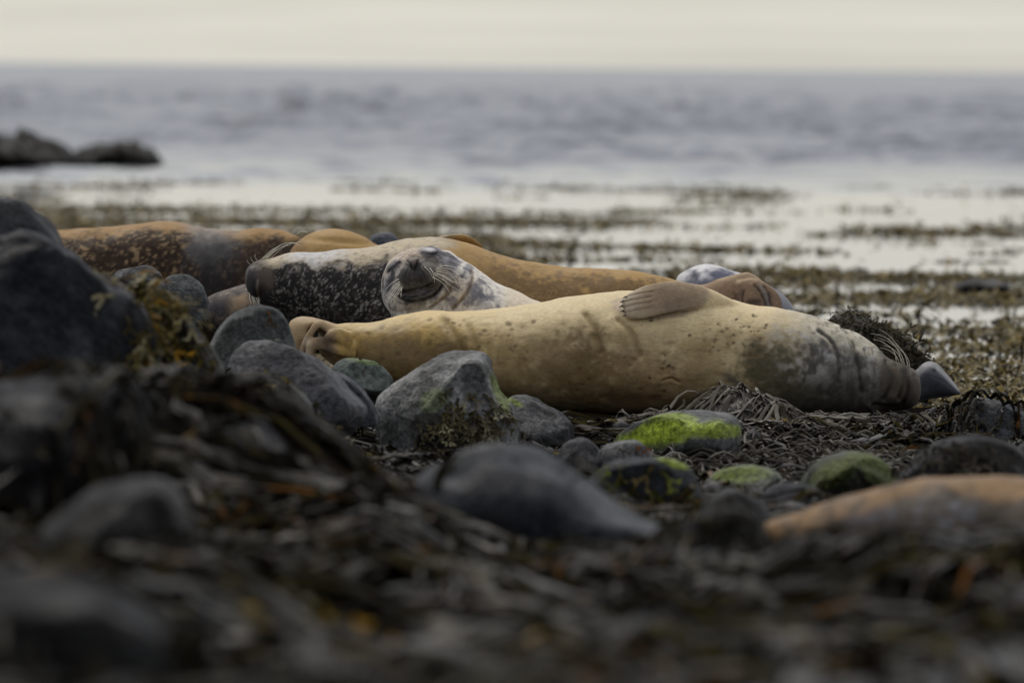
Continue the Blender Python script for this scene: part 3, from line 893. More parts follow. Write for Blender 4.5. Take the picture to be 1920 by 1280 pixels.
m.paint(m.veins(46, .16, 5) * sstep(570, 500, Yp + 30 * m.n1), C3(.30, .20, .11), .85)
m.paint(sstep(.32, .5, fbm(m.V * 42, 2, 87)) * sstep(560, 490, Yp), C3(.32, .22, .12), .7)
dyt = m.py - np.interp(m.px, [-150, 0, 100, 200, 262, 325, 375, 425, 480, 520, 552], [450, 436, 432, 427, 419, 415, 424, 431, 429, 431, 440])
m.paint(sstep(26, 6, dyt + 12 * m.n1 + 12 * m.n2), C3(.30, .18, .07), .92)
m.paint(m.ell(395, 450, 38, 45, 0, .7, .6, True), C3(.24, .23, .22), .8)
m.paint(m.ell(400, 500, 45, 50, 20, .7, .5), C3(.03, .03, .032), .8)
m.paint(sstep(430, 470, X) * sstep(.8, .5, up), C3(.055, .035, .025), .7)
s4.build(base_of(150, 26.2))
for pix in [[(548, 440), (560, 430), (572, 428)], [(552, 442), (565, 434), (577, 436)], [(546, 439), (556, 428), (566, 425)]]:
    wk(s4, pix, 26.1, 26.05, r0=.0014, r1=.0005)

# ---- 5: golden back between them
s5 = Seal('plain golden seal showing only its rounded back behind the black mottled head',
    [loft([(532, 520, 560, 25.2, .02), (540, 480, 600, 25.2, .07), (555, 455, 630, 25.2, .11), (580, 438, 650, 25.2, .15), (615, 429, 660, 25.2, .17), (645, 431, 660, 25.2, .17),
           (680, 443, 660, 25.2, .165), (710, 460, 660, 25.2, .16), (760, 480, 660, 25.2, .15), (850, 500, 655, 25.2, .13), (960, 530, 650, 25.2, .10), (1060, 560, 640, 25.2, .06), (1090, 590, 620, 25.2, .015)], 120, 56)],
    0.008, 3, 101)
m = s5
m.c = C3(.34, .215, .08) * (1 + .12 * m.n1[:, None])
m.push(m.ell(640, 452, 60, 5, 4, .8, 0), -.006)
m.paint(m.ell(556, 470, 16, 26, 10, .6, .3), C3(.20, .12, .05), .7)
m.paint(m.line([(590, 470), (640, 452), (690, 458)], 5), C3(.24, .15, .05), .5)
s5.build(base_of(640, 25.2))

# ---- 6: pale spotted seal behind on the right
s6 = Seal('pale silver seal with dark blue grey patches, resting behind the folded brown hind flippers',
    [loft([(1266, 528, 548, 24.9, .02), (1272, 516, 562, 24.9, .045), (1284, 508, 578, 24.9, .07), (1300, 500, 592, 24.9, .09), (1322, 495, 604, 24.9, .105), (1346, 498, 616, 24.9, .115),
           (1368, 506, 628, 24.9, .12), (1400, 516, 640, 24.9, .125), (1432, 530, 650, 24.9, .12), (1455, 543, 655, 24.9, .115), (1473, 557, 655, 24.9, .10),
           (1486, 574, 650, 24.9, .08), (1494, 595, 640, 24.9, .05), (1497, 615, 628, 24.9, .015)], 120, 60)],
    0.006, 3, 121)
m = s6
X, Yp = m.px, m.py
m.c = C3(.58, .57, .57) * (1 + .08 * m.n1[:, None])
m.paint(sstep(1395, 1425, X + 10 * m.n1), C3(.19, .19, .215))
m.paint(m.ell(1300, 517, 12, 15, 20, .5, .5), C3(.05, .055, .085), .95)
m.paint(m.ell(1346, 514, 24, 11, 10, .5, .6), C3(.08, .085, .13), .95)
m.paint(m.ell(1322, 530, 40, 11, 0, .5, .5), C3(.12, .125, .17), .9)
m.paint(m.ell(1324, 506, 5, 4, 0, .6, .4), C3(.2, .2, .25), .8)
s6.build(base_of(1380, 24.9))

# ---- 7: dark head low at left
s7 = Seal('brown grey seal head poking out low between rocks under the black mottled muzzle',
    [loft([(373, 580, 592, 24.35, .012), (377, 570, 602, 24.35, .035), (388, 558, 615, 24.35, .06), (405, 549, 625, 24.35, .08), (430, 541, 632, 24.35, .095), (460, 532, 640, 24.35, .11),
           (500, 528, 650, 24.35, .12), (560, 535, 660, 24.35, .125), (650, 545, 665, 24.35, .12), (760, 560, 668, 24.35, .10), (850, 590, 665, 24.35, .06), (890, 620, 655, 24.35, .015)], 110, 52)],
    0.006, 3, 141)
m = s7
m.c = C3(.10, .08, .066) * (1 + .3 * m.n1[:, None])
m.paint(m.veins(40, .25, 6), C3(.24, .20, .16), .7)
m.paint(sstep(-.05, .25, m.n2), C3(.035, .032, .034), .85)
m.paint(m.ell(448, 568, 22, 10, -10, .6, .5), C3(.34, .24, .15), .8)
m.paint(m.ell(405, 575, 22, 12, -20, .5, .6), C3(.05, .045, .05), .8)
m.paint(m.ell(380, 575, 8, 8, 0, .5, .4), C3(.42, .40, .38), .6)
s7.build(base_of(470, 24.35))

# ---- 8: small grey seal at the right end
s8 = Seal('small smooth slate grey seal head just beyond the nose of the large tan seal',
    [loft([(1490, 715, 735, 24.0, .02), (1510, 702, 750, 24.0, .06), (1560, 698, 758, 24.0, .09), (1620, 700, 758, 24.0, .10), (1670, 706, 757, 24.0, .095), (1700, 706, 755, 24.0, .085),
           (1717, 694, 753, 24.0, .075), (1731, 681, 750, 24.0, .068), (1746, 677, 748, 24.0, .062), (1760, 684, 746, 24.0, .055), (1773, 698, 744, 24.0, .046), (1786, 714, 742, 24.0, .036), (1796, 727, 740, 24.0, .024), (1802, 736, 740, 24.0, .009)], 120, 52)],
    0.0048, 3, 161)
m = s8
m.c = C3(.085, .09, .105) * (1 + .25 * m.n1[:, None])
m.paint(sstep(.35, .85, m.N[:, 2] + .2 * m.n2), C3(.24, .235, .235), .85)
m.paint(sstep(.1, .4, m.n2), C3(.08, .08, .09), .5)
m.paint(m.ell(1752, 694, 5, 4, 0, .5, .3), C3(.02, .02, .022), .9)
m.paint(m.line([(1757, 690), (1775, 707), (1797, 731)], 3.5), C3(.36, .36, .36), .85)
m.paint(m.ell(1730, 712, 22, 18, 0, .6, .6), C3(.035, .037, .045), .8)
m.paint(m.ell(1738, 683, 16, 4, 0, .6, .5), C3(.30, .29, .285), .6)
m.groove([(1752, 708), (1770, 716), (1790, 733)], 2.0, .003)
m.paint(m.ell(1760, 728, 30, 12, 15, .6, .3), C3(.045, .047, .055), .7)
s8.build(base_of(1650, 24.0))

# ---- 9: out of focus seal in the right foreground
s9 = Seal('blurred brown and grey seal lying low in the near right foreground',
    [loft([(1425, 985, 1005, 15.05, .01), (1440, 978, 1030, 15.05, .03), (1480, 966, 1080, 15.05, .06), (1540, 946, 1130, 15.05, .09), (1600, 926, 1170, 15.05, .115), (1660, 908, 1200, 15.05, .135), (1720, 897, 1220, 15.05, .15),
           (1790, 891, 1240, 15.05, .16), (1860, 891, 1250, 15.05, .165), (1930, 893, 1255, 15.05, .17), (2050, 895, 1260, 15.05, .175), (2200, 890, 1265, 15.05, .18), (2400, 890, 1260, 15.05, .18),
           (2600, 930, 1250, 15.05, .16), (2800, 980, 1230, 15.05, .13), (2950, 1050, 1210, 15.05, .08), (2990, 1120, 1180, 15.05, .02)], 150, 56)],
    0.008, 3, 181)
m = s9
m.push(m.n1, .006)
up = m.N[:, 2]
m.c = C3(.055, .045, .036) * (1 + .3 * m.n1[:, None])
m.paint(sstep(-.1, .3, m.n1 + .5 * m.n2), C3(.11, .09, .07), .7)
m.paint(m.ell(1760, 960, 60, 26, -5, .6, .6), C3(.15, .15, .165), .8)
m.paint(m.ell(1630, 962, 40, 14, -14, .6, .6), C3(.13, .12, .125), .7)
dyt = m.py - np.interp(m.px, [1425, 1440, 1480, 1540, 1600, 1660, 1720, 1790, 1930, 2200, 2600, 2990], [985, 978, 966, 946, 926, 908, 897, 891, 893, 890, 930, 1120])
m.paint(sstep(44, 14, dyt + 14 * m.n1 + 10 * m.n2 - 14 * sstep(1740, 1900, m.px)), C3(.22, .135, .065), .95)
m.paint(sstep(.0, .35, m.n2 + .5 * m.n1), C3(.07, .055, .042), .7)
s9.build(base_of(1900, 15.05))

# ------------------------------------------------------------------ rocks
ICO = {}
def ico(sub):
    if sub not in ICO:
        import bmesh
        bm = bmesh.new()
        bmesh.ops.create_icosphere(bm, subdivisions=sub, radius=1.0)
        V = np.array([v.co[:] for v in bm.verts]); F = np.array([[v.index for v in f.verts] for f in bm.faces])
        bm.free()
        ICO[sub] = (V, F)
    return ICO[sub]

ALL_V, ALL_F, OFF = [GV], [np.vstack([GF[:, [0, 1, 2]], GF[:, [0, 2, 3]]])], len(GV)
ROCKS = {}
def rock(key, label, outline, Y, depth, colr, sub=5, amp=0.02, nscale=3.0, box=0.75, facets=0, seed=0, algae=None, cat='rock', light=None, name='rock', wet=None, group='shore rocks', fine=1.0):
    global OFF
    Y = near(Y)
    D, F = ico(sub)
    O = np.array(outline, float)
    cx, cy = (O[:, 0].min() + O[:, 0].max()) / 2, (O[:, 1].min() + O[:, 1].max()) / 2
    pts = np.vstack([catmull(np.vstack([O, O[:1]]), 240)])
    ang = np.arctan2(-(pts[:, 1] - cy), pts[:, 0] - cx)
    rad = np.hypot(pts[:, 0] - cx, pts[:, 1] - cy)
    o = np.argsort(ang); ang, rad = ang[o], rad[o]
    ang = np.concatenate([ang - 2 * np.pi, ang, ang + 2 * np.pi]); rad = np.tile(rad, 3)
    th = np.arctan2(D[:, 2], D[:, 0])
    r = np.interp(th, ang, rad) * Y / F_PX
    s = np.hypot(D[:, 0], D[:, 2]) ** box
    c = P(cx, cy, Y)
    V = np.stack([np.cos(th) * r * s, D[:, 1] * depth, np.sin(th) * r * s], 1)
    g = np.random.default_rng(seed + 5)
    for k in range(facets):
        n = np.array([g.uniform(-.9, .9), -g.uniform(.5, 1), g.uniform(-.3, .9)]); n /= np.linalg.norm(n)
        d = V @ n
        lim = d.max() * g.uniform(.62, .85)
        ex = np.maximum(d - lim, 0)
        V = V - n[None] * (ex * 0.9)[:, None]
    N = normals(V, F)
    q = V + seed * 3.7
    rid = 1 - np.abs(fbm(q * nscale * 1.7, 4, seed + 2)) * 2
    V = V + N * (amp * (0.7 * fbm(q * nscale, 4, seed) + 0.35 * rid - .2) + fine * 0.004 * fbm(q * 26, 3, seed + 8))[:, None]
    N = normals(V, F)
    V = V + c
    n1, n2 = fbm(V * 5, 4, seed + 11), fbm(V * 22, 4, seed + 13)
    C = np.asarray(colr)[None] * (1 + .45 * n1 + .35 * n2)[:, None]
    if light is not None:
        mk = sstep(.0, .35, n1 + .5 * n2)[:, None] * .8
        C = C * (1 - mk) + np.asarray(light) * mk
    if algae:
        px, py = proj(V)
        for (ax, ay, rx, ry, an, kk, ac) in algae:
            a = R(an); dx, dy = px - ax, py - ay
            u = (dx * math.cos(a) + dy * math.sin(a)) / rx; v = (-dx * math.sin(a) + dy * math.cos(a)) / ry
            mk = (sstep(1.25, .75, np.hypot(u, v) + .45 * n1 + .35 * n2) * kk)[:, None]
            C = C * (1 - mk) + np.asarray(ac) * (1 + .35 * n2[:, None]) * mk
    base = np.array([c[0], c[1], V[:, 2].min()])
    ob = link(name, mesh_np(name, V - base, F, np.clip(C, .004, .9)), M_ROCK)
    ob.location = base
    tag(ob, label, cat, group)
    ALL_V.append(V); ALL_F.append(F + OFF); OFF += len(V)
    ROCKS[key] = (V, N)
    return ob

DARK, GREY, MID = (.014, .015, .018), (.13, .13, .125), (.05, .051, .053)
GRN, PALEG = (.25, .33, .03), (.085, .10, .03)
rock('big', 'huge black boulder filling the left edge, broad smooth face', [(-420, 470), (-200, 420), (-40, 430), (60, 432), (130, 470), (170, 510), (230, 548), (272, 590), (290, 640), (292, 690), (270, 760), (200, 830), (0, 860), (-300, 850), (-450, 700)],
     18.2, .55, DARK, 6, .06, 2.2, .55, 9, 3, light=(.022, .0235, .028), name='boulder')
rock('bigtop', 'black rounded boulder top at the upper left edge above the huge black boulder', [(-330, 480), (-250, 400), (-120, 372), (-20, 374), (35, 384), (70, 410), (98, 440), (110, 480), (60, 540), (-200, 560)],
     18.9, .42, DARK, 5, .035, 2.5, .7, 3, 5, light=(.02, .021, .025), name='boulder')
rock('a1', 'small angular grey rock beside the olive weed, left of its dark neighbour', [(205, 540), (215, 515), (245, 505), (275, 500), (297, 515), (310, 540), (320, 590), (260, 610), (205, 590)], 22.3, .10, MID, 4, .018, 6, .6, 5, 8, light=(.16, .155, .16))
rock('a2', 'small dark flat topped rock in front of the dark mottled seal', [(292, 545), (310, 520), (345, 514), (372, 528), (386, 550), (392, 600), (340, 620), (290, 610)], 22.4, .10, (.05, .055, .056), 4, .016, 6, .6, 4, 10)
rock('b1', 'rounded grey rock standing just left of the tan seal\'s hooked hind flippers', [(396, 660), (412, 620), (440, 590), (470, 574), (500, 572), (525, 588), (543, 618), (556, 660), (565, 720), (480, 760), (400, 730)], 20.7, .16, (.055, .06, .057), 5, .02, 4, .7, 2, 12, light=(.065, .07, .066))
rock('b2', 'flat grey rock sloping down to the right under the hind flippers', [(425, 700), (442, 662), (475, 646), (520, 647), (570, 664), (615, 690), (650, 722), (690, 770), (640, 820), (540, 820), (440, 790)], 20.2, .20, (.06, .06, .065), 5, .02, 4, .7, 3, 14, light=(.085, .085, .09))
rock('b3', 'dark green oval cobble lying against the tan seal\'s lower tail', [(622, 690), (640, 674), (675, 671), (710, 680), (732, 700), (738, 720), (720, 740), (670, 745), (628, 720)], 21.4, .09, (.07, .085, .075), 5, .008, 4, .8, 1, 16, algae=[(690, 676, 40, 8, 10, .6, (.14, .19, .06))])
rock('b4', 'glossy dark slab tilting right, left of the big angular grey rock', [(575, 720), (600, 695), (640, 700), (680, 730), (703, 765), (706, 795), (660, 800), (600, 780)], 20.5, .14, (.045, .047, .055), 5, .01, 4, .75, 2, 18, light=(.10, .10, .11))
rock('c', 'big angular grey rock with a pointed top in front of the tan seal\'s belly', [(705, 800), (712, 755), (740, 725), (790, 692), (840, 668), (880, 660), (908, 668), (920, 695), (935, 735), (962, 770), (972, 820), (955, 870), (860, 880), (740, 870)],
     21.0, .24, (.10, .10, .097), 6, .024, 4.5, .6, 5, 20, light=(.24, .24, .235), algae=[(815, 750, 26, 20, -30, .5, (.16, .20, .08)), (860, 822, 70, 34, 0, .85, (.02, .018, .016)), (800, 792, 40, 14, -10, .5, (.05, .04, .03)), (938, 742, 10, 40, -25, .7, (.16, .20, .05))])
rock('d', 'big smooth black rock in the middle of the foreground, humped like a whale back', [(772, 905), (800, 880), (850, 850), (905, 832), (955, 830), (1000, 838), (1050, 862), (1100, 898), (1150, 935), (1200, 968), (1240, 985), (1260, 1010), (1180, 1060), (1000, 1080), (850, 1050), (775, 980)],
     16.2, .30, (.024, .026, .030), 5, .012, 2.5, .72, 0, 22, light=(.034, .036, .040), name='boulder', fine=.4)
rock('e', 'flat topped rock coated in vivid yellow green algae below the tan seal', [(1150, 830), (1170, 808), (1210, 784), (1260, 770), (1310, 768), (1350, 771), (1378, 780), (1388, 800), (1385, 835), (1360, 862), (1280, 868), (1200, 862), (1155, 850)],
     21.1, .18, (.085, .085, .085), 6, .010, 5, .62, 2, 24, algae=[(1245, 812, 92, 21, -12, .95, GRN), (1330, 806, 55, 15, 4, .9, GRN), (1262, 785, 40, 12, -4, .6, GRN), (1362, 812, 10, 12, 0, .7, (.22, .29, .04)), (1280, 846, 90, 15, 0, .75, (.025, .028, .022))])
rock('f1', 'rounded rock with faint pale green film, right of centre beside the black weedy rock', [(1500, 912), (1515, 885), (1545, 860), (1585, 848), (1625, 850), (1660, 868), (1684, 892), (1690, 925), (1600, 950), (1510, 940)], 19.0, .15, (.045, .05, .035), 5, .012, 4, .7, 2, 26, algae=[(1570, 880, 60, 20, -30, .75, PALEG), (1645, 880, 40, 22, 35, .8, PALEG)])
rock('f2', 'low flat stone tinged bright green between seaweed, below the algae coated rock', [(1322, 905), (1345, 884), (1390, 874), (1435, 877), (1460, 888), (1465, 915), (1400, 935), (1330, 930)], 19.3, .12, (.07, .075, .06), 5, .010, 5, .72, 1, 28, algae=[(1390, 888, 62, 16, 0, .75, (.13, .165, .035))])
rock('g', 'black weed draped rock rising behind the blurred brown foreground seal', [(1660, 930), (1690, 890), (1730, 845), (1775, 822), (1830, 814), (1880, 826), (1915, 850), (1935, 900), (1930, 960), (1800, 1000), (1680, 980)], 18.6, .20, (.008, .008, .009), 5, .022, 4, .7, 3, 30, light=(.018, .017, .016))
rock('g2', 'dark rock cut off by the right edge, beside the black weed draped rock', [(1895, 880), (1912, 838), (1950, 815), (2010, 820), (2050, 880), (2040, 960), (1920, 960)], 19.0, .18, (.035, .036, .036), 4, .02, 4, .7, 3, 31)
rock('h', 'small wet black cobble just above the tip of the blurred foreground seal', [(1420, 945), (1440, 918), (1480, 906), (1520, 912), (1550, 938), (1560, 975), (1490, 1000), (1425, 985)], 18.0, .11, (.022, .024, .027), 5, .012, 5, .75, 2, 32, light=(.04, .04, .045))
rock('h2', 'smooth dark grey stone left of the small wet black cobble', [(1310, 985), (1320, 945), (1350, 920), (1395, 918), (1430, 945), (1448, 985), (1440, 1030), (1340, 1040)], 17.2, .13, (.03, .03, .03), 5, .012, 4, .72, 2, 33)
rock('i', 'black rock topped with yellow green weed right of the whale backed rock', [(1100, 905), (1130, 872), (1180, 858), (1240, 856), (1285, 870), (1308, 905), (1315, 960), (1270, 985), (1180, 985), (1105, 960)], 18.3, .16, (.028, .03, .034), 5, .014, 4, .66, 3, 34, algae=[(1265, 866, 34, 9, 15, .8, (.24, .30, .04))])
rock('j1', 'small grey cobble at the left foot of the algae coated rock', [(1118, 872), (1125, 845), (1150, 828), (1185, 824), (1212, 834), (1224, 858), (1218, 885), (1160, 895)], 20.2, .08, (.075, .075, .075), 4, .010, 6, .7, 2, 36, light=(.13, .13, .13))
rock('j2', 'small dark cobble wedged between the grey cobble and the big angular rock', [(1045, 870), (1055, 835), (1085, 822), (1115, 832), (1128, 860), (1110, 890), (1060, 890)], 20.4, .08, (.05, .05, .052), 4, .012, 6, .7, 2, 37)
rock('j3', 'dark ridge of rock running right from the angular grey rock under the belly', [(940, 760), (975, 745), (1020, 760), (1060, 782), (1075, 810), (1060, 850), (980, 850), (945, 815)], 21.7, .13, (.04, .04, .042), 5, .02, 5, .65, 3, 38, light=(.10, .10, .10), algae=[(958, 752, 26, 8, 20, .7, (.20, .25, .04))])
rock('k', 'smooth black boulder sloping off the right edge beyond the weed', [(1770, 790), (1790, 762), (1830, 750), (1880, 756), (1940, 780), (2050, 830), (2080, 900), (1950, 930), (1830, 900), (1775, 840)], 22.0, .22, (.032, .034, .038), 5, .014, 4, .72, 2, 40, light=(.05, .05, .055), name='boulder')
rock('l', 'dark weed covered rock standing in shallows behind the tan seal\'s head', [(1545, 640), (1560, 600), (1590, 590), (1630, 598), (1680, 625), (1725, 660), (1750, 700), (1740, 745), (1600, 760), (1550, 700)], 24.6, .20, (.028, .026, .022), 5, .03, 5, .7, 2, 42)
rock('m', 'dark blue stone behind the golden seal back', [(690, 470), (695, 445), (715, 436), (738, 440), (752, 460), (755, 500), (700, 505)], 27.0, .14, (.045, .05, .06), 4, .014, 5, .7, 2, 44)
rock('n1', 'dark grey boulder with pale top in the blurred left foreground', [(-160, 800), (-90, 745), (0, 722), (90, 716), (170, 724), (230, 738), (262, 770), (270, 850), (200, 960), (0, 980), (-150, 920)], 15.3, .34, (.006, .006, .007), 5, .05, 3, .62, 4, 46, light=(.015, .0147, .016), name='boulder')
rock('n2', 'blurred grey rock with a sharp crest low in the left foreground', [(80, 1030), (100, 985), (150, 945), (215, 915), (280, 902), (320, 918), (345, 960), (370, 1020), (340, 1080), (180, 1100), (90, 1080)], 14.3, .20, (.012, .0115, .011), 5, .03, 4, .65, 4, 48, light=(.032, .030, .029))
rock('n3', 'black boulder filling the bottom left corner', [(-200, 1200), (-100, 1110), (40, 1085), (170, 1090), (260, 1130), (320, 1190), (350, 1280), (330, 1400), (0, 1430), (-200, 1380)], 12.4, .30, (.002, .002, .0022), 5, .035, 3, .66, 3, 50, name='boulder')
rock('n4', 'blurred dark stone at the lower right edge', [(1820, 1190), (1840, 1140), (1890, 1110), (1950, 1105), (2010, 1140), (2030, 1220), (1920, 1260)], 13.8, .14, (.04, .04, .043), 4, .016, 4, .7, 1, 52)
rock('n7', 'dark ledge draped with hanging weed in front of the blurred foreground seal', [(1430, 1130), (1445, 1070), (1490, 1045), (1570, 1035), (1650, 1040), (1740, 1045), (1830, 1040), (1920, 1030), (2000, 1010), (2020, 1140), (1900, 1200), (1550, 1200)], 14.9, .22, (.008, .0075, .0065), 5, .03, 4, .62, 3, 70)
rock('n8', 'blurred dark rock with combed weed left of the blurred foreground seal', [(1150, 1120), (1200, 1050), (1270, 990), (1340, 955), (1395, 952), (1435, 985), (1450, 1080), (1420, 1160), (1250, 1180)], 15.2, .2, (.009, .0085, .0075), 5, .025, 4, .66, 3, 72)
rock('tuft', 'dark stone buried under the tuft of stringy weed', [(1262, 830), (1280, 785), (1320, 758), (1370, 746), (1430, 762), (1490, 785), (1540, 812), (1560, 860), (1400, 880), (1270, 870)], 22.35, .16, (.02, .018, .015), 4, .015, 5, .7, 1, 74)
rock('n5', 'blurred grey stone near the bottom edge right of centre', [(1140, 1210), (1160, 1170), (1210, 1152), (1260, 1165), (1290, 1210), (1270, 1260), (1170, 1260)], 13.6, .12, (.06, .062, .07), 4, .014, 4, .7, 1, 54)
rock('w1', 'dark rock smothered in olive wrack between the huge black boulder and the rounded grey rock', [(235, 600), (262, 545), (300, 545), (345, 590), (385, 640), (420, 700), (430, 780), (330, 820), (240, 760)], 18.7, .18, (.02, .018, .014), 5, .02, 4, .7, 2, 64)
rock('w2', 'dark rock under yellow tipped wrack in front of the flat grey rock', [(400, 770), (425, 715), (470, 695), (520, 705), (570, 740), (605, 790), (600, 850), (500, 870), (410, 840)], 19.5, .12, (.02, .018, .014), 5, .02, 4, .7, 2, 66)
rock('n6', 'black weedy rock under the left mound of seaweed', [(380, 870), (420, 810), (470, 785), (520, 800), (560, 850), (570, 920), (470, 960), (390, 930)], 16.2, .2, (.022, .023, .028), 4, .02, 4, .7, 2, 56)
rock('o1', 'low black reef in the water at the far left edge', [(-160, 306), (-100, 280), (0, 270), (70, 270), (105, 277), (140, 296), (180, 308), (0, 318), (-120, 318)], 76, 1.6, (.012, .010, .008), 5, .26, 2.4, .8, 0, 58, group='reef rocks in the water')
rock('o2', 'low black reef in the water beside the larger reef at left', [(120, 304), (150, 290), (195, 280), (240, 278), (272, 286), (300, 300), (230, 308), (140, 308)], 78, 1.2, (.014, .012, .009), 5, .22, 2.8, .7, 0, 60, group='reef rocks in the water')
rock('o3', 'flat black weedy stone awash among floating weed at right', [(1785, 538), (1805, 528), (1840, 523), (1875, 526), (1895, 537), (1880, 546), (1800, 546)], 36.5, .3, (.018, .016, .013), 4, .03, 3, .7, 0, 62, group='reef rocks in the water')

# ------------------------------------------------------------------ seaweed
BV = np.vstack(ALL_V); BF = np.vstack(ALL_F)
bvh = BVHTree.FromPolygons(BV.tolist(), BF.tolist(), all_triangles=True)
DOWN = Vector((0, 0, -1))
SLANT = Vector((0, .75, -1)).normalized()
SHORE = Vector((0, .9, -.42)).normalized()
def drop(x, y, z0=1.5):
    h = bvh.ray_cast(Vector((x, y, z0)), DOWN)
    return (h[0].z, h[1]) if h[0] is not None else (0.0, Vector((0, 0, 1)))
gbvh = BVHTree.FromPolygons(GV.tolist(), ALL_F[0].tolist(), all_triangles=True)
def on_rock(x, y):
    a = bvh.ray_cast(Vector((x, y, 1.5)), DOWN); b = gbvh.ray_cast(Vector((x, y, 1.5)), DOWN)
    return a[0] is not None and b[0] is not None and a[0].z > b[0].z + .025
def slant(x, y):
    """hit of a ray falling toward the sea side through (x, y, 0)"""
    h = bvh.ray_cast(Vector((x, y, 0)) - SLANT * 1.6, SLANT)
    return h if h[0] is not None else (Vector((x, y, 0)), Vector((0, 0, 1)), 0, 0)

def strands(lines, widths, cols, tipcols, round_=False):
    """list of (k,3) centre lines -> arched ribbons (or tubes) in one array mesh"""
    C = np.array(lines); n, k = C.shape[:2]
    T = np.gradient(C, axis=1); T /= np.maximum(np.linalg.norm(T, axis=2, keepdims=True), 1e-9)
    tw = rng.normal(0, .22, (n, 1, 3)) + np.cumsum(rng.normal(0, .045, (n, k, 3)), 1)
    S = np.cross(T, np.array([0, 0, 1.]) + tw); S /= np.maximum(np.linalg.norm(S, axis=2, keepdims=True), 1e-9)
    U = np.cross(S, T)
    t = np.linspace(0, 1, k)[None, :, None]
    w = np.asarray(widths)[:, None, None] * (0.75 + 0.5 * np.sin(t * 3.0)) * np.where(t > .85, (1.02 - t) / .17, 1.0)
    t4 = t[..., None]
    if round_:
        th = np.linspace(0, 2 * np.pi, 5, endpoint=False)
        rows = [C + S * w * math.cos(a) + U * w * .6 * math.sin(a) for a in th]
        m = 5
    else:
        rows = [C - S * w, C + U * w * .45, C + S * w]
        m = 3
    V = np.stack(rows, 2).reshape(-1, 3)
    b = (np.arange(n)[:, None, None] * k + np.arange(k - 1)[None, :, None]) * m
    j = np.arange(m if round_ else m - 1)[None, None]
    F = np.stack([b + j, b + (j + 1) % m, b + m + (j + 1) % m, b + m + j], -1).reshape(-1, 4)
    cc = np.asarray(cols)[:, None, :] * (1 - t) + np.asarray(tipcols)[:, None, :] * t
    Cc = np.repeat(cc[:, :, None, :], m, 2).reshape(-1, 3)
    return V, F, Cc

def crawl(x, y, ang, L, k=11, curl=.28, lift=.012, pull=0.0):
    p = []
    a = ang
    st = L / k
    ph = random.uniform(0, 6)
    for i in range(k):
        z, nr = drop(x, y)
        zz = z + .004 + lift * (0.5 + 0.5 * math.sin(ph + i * 1.1))
        if p and zz > p[-1][2] + .05: zz = p[-1][2] + .01
        p.append((x, y, zz))
        a += random.gauss(0, curl)
        dx, dy = math.cos(a) + pull * nr.x, math.sin(a) + pull * nr.y
        l = math.hypot(dx, dy) + 1e-6
        f = st * max(.25, nr.z)
        x += dx / l * f; y += dy / l * f
    return p

# branching frond templates (flat, along +x), like bladder wrack
def frond_template(seed, lev0=2, n=3, flat=False):
    g = random.Random(seed)
    V, F, tc = [], [], []
    def branch(x, y, a, L, w, lev, s):
        px, py = x, y
        rows = []
        for i in range(n + 1):
            ww = w * (1 - .15 * i / n)
            if lev == 0 and i == n: ww *= .45
            if lev == 0 and i == n - 1: ww *= 1.25
            ox, oy = -math.sin(a) * ww, math.cos(a) * ww
            b0 = len(V)
            V.extend([(px + ox, py + oy, 0), (px, py, w * .35), (px - ox, py - oy, 0)])
            tc.extend([s + (1 - s) * .55 * i / n] * 3)
            rows.append(b0)
            a += g.uniform(-.16, .16)
            px += math.cos(a) * L / n; py += math.sin(a) * L / n
        for r0, r1 in zip(rows[:-1], rows[1:]):
            if lev0 == 1:
                F.append((r0, r0 + 2, r1 + 2, r1))
            else:
                F.append((r0, r0 + 1, r1 + 1, r1)); F.append((r0 + 1, r0 + 2, r1 + 2, r1 + 1))
        if lev > 0:
            for sg in (-1, 1):
                branch(px - math.cos(a) * L / n * .3, py - math.sin(a) * L / n * .3, a + sg * g.uniform(.3, .6), L * g.uniform(.65, .95), w * .9, lev - 1, s + (1 - s) * .5)
    branch(0, 0, 0, .36 if lev0 == 2 else .5, .05 if lev0 == 2 else .075, lev0, 0.0)
    V = np.array(V); V[:, :] /= V[:, 0].max()
    return V, np.array(F), np.array(tc)
TEMPL = [frond_template(i) for i in range(6)]
TEMPL_SMALL = [frond_template(i, 1, 1) for i in range(20, 26)]

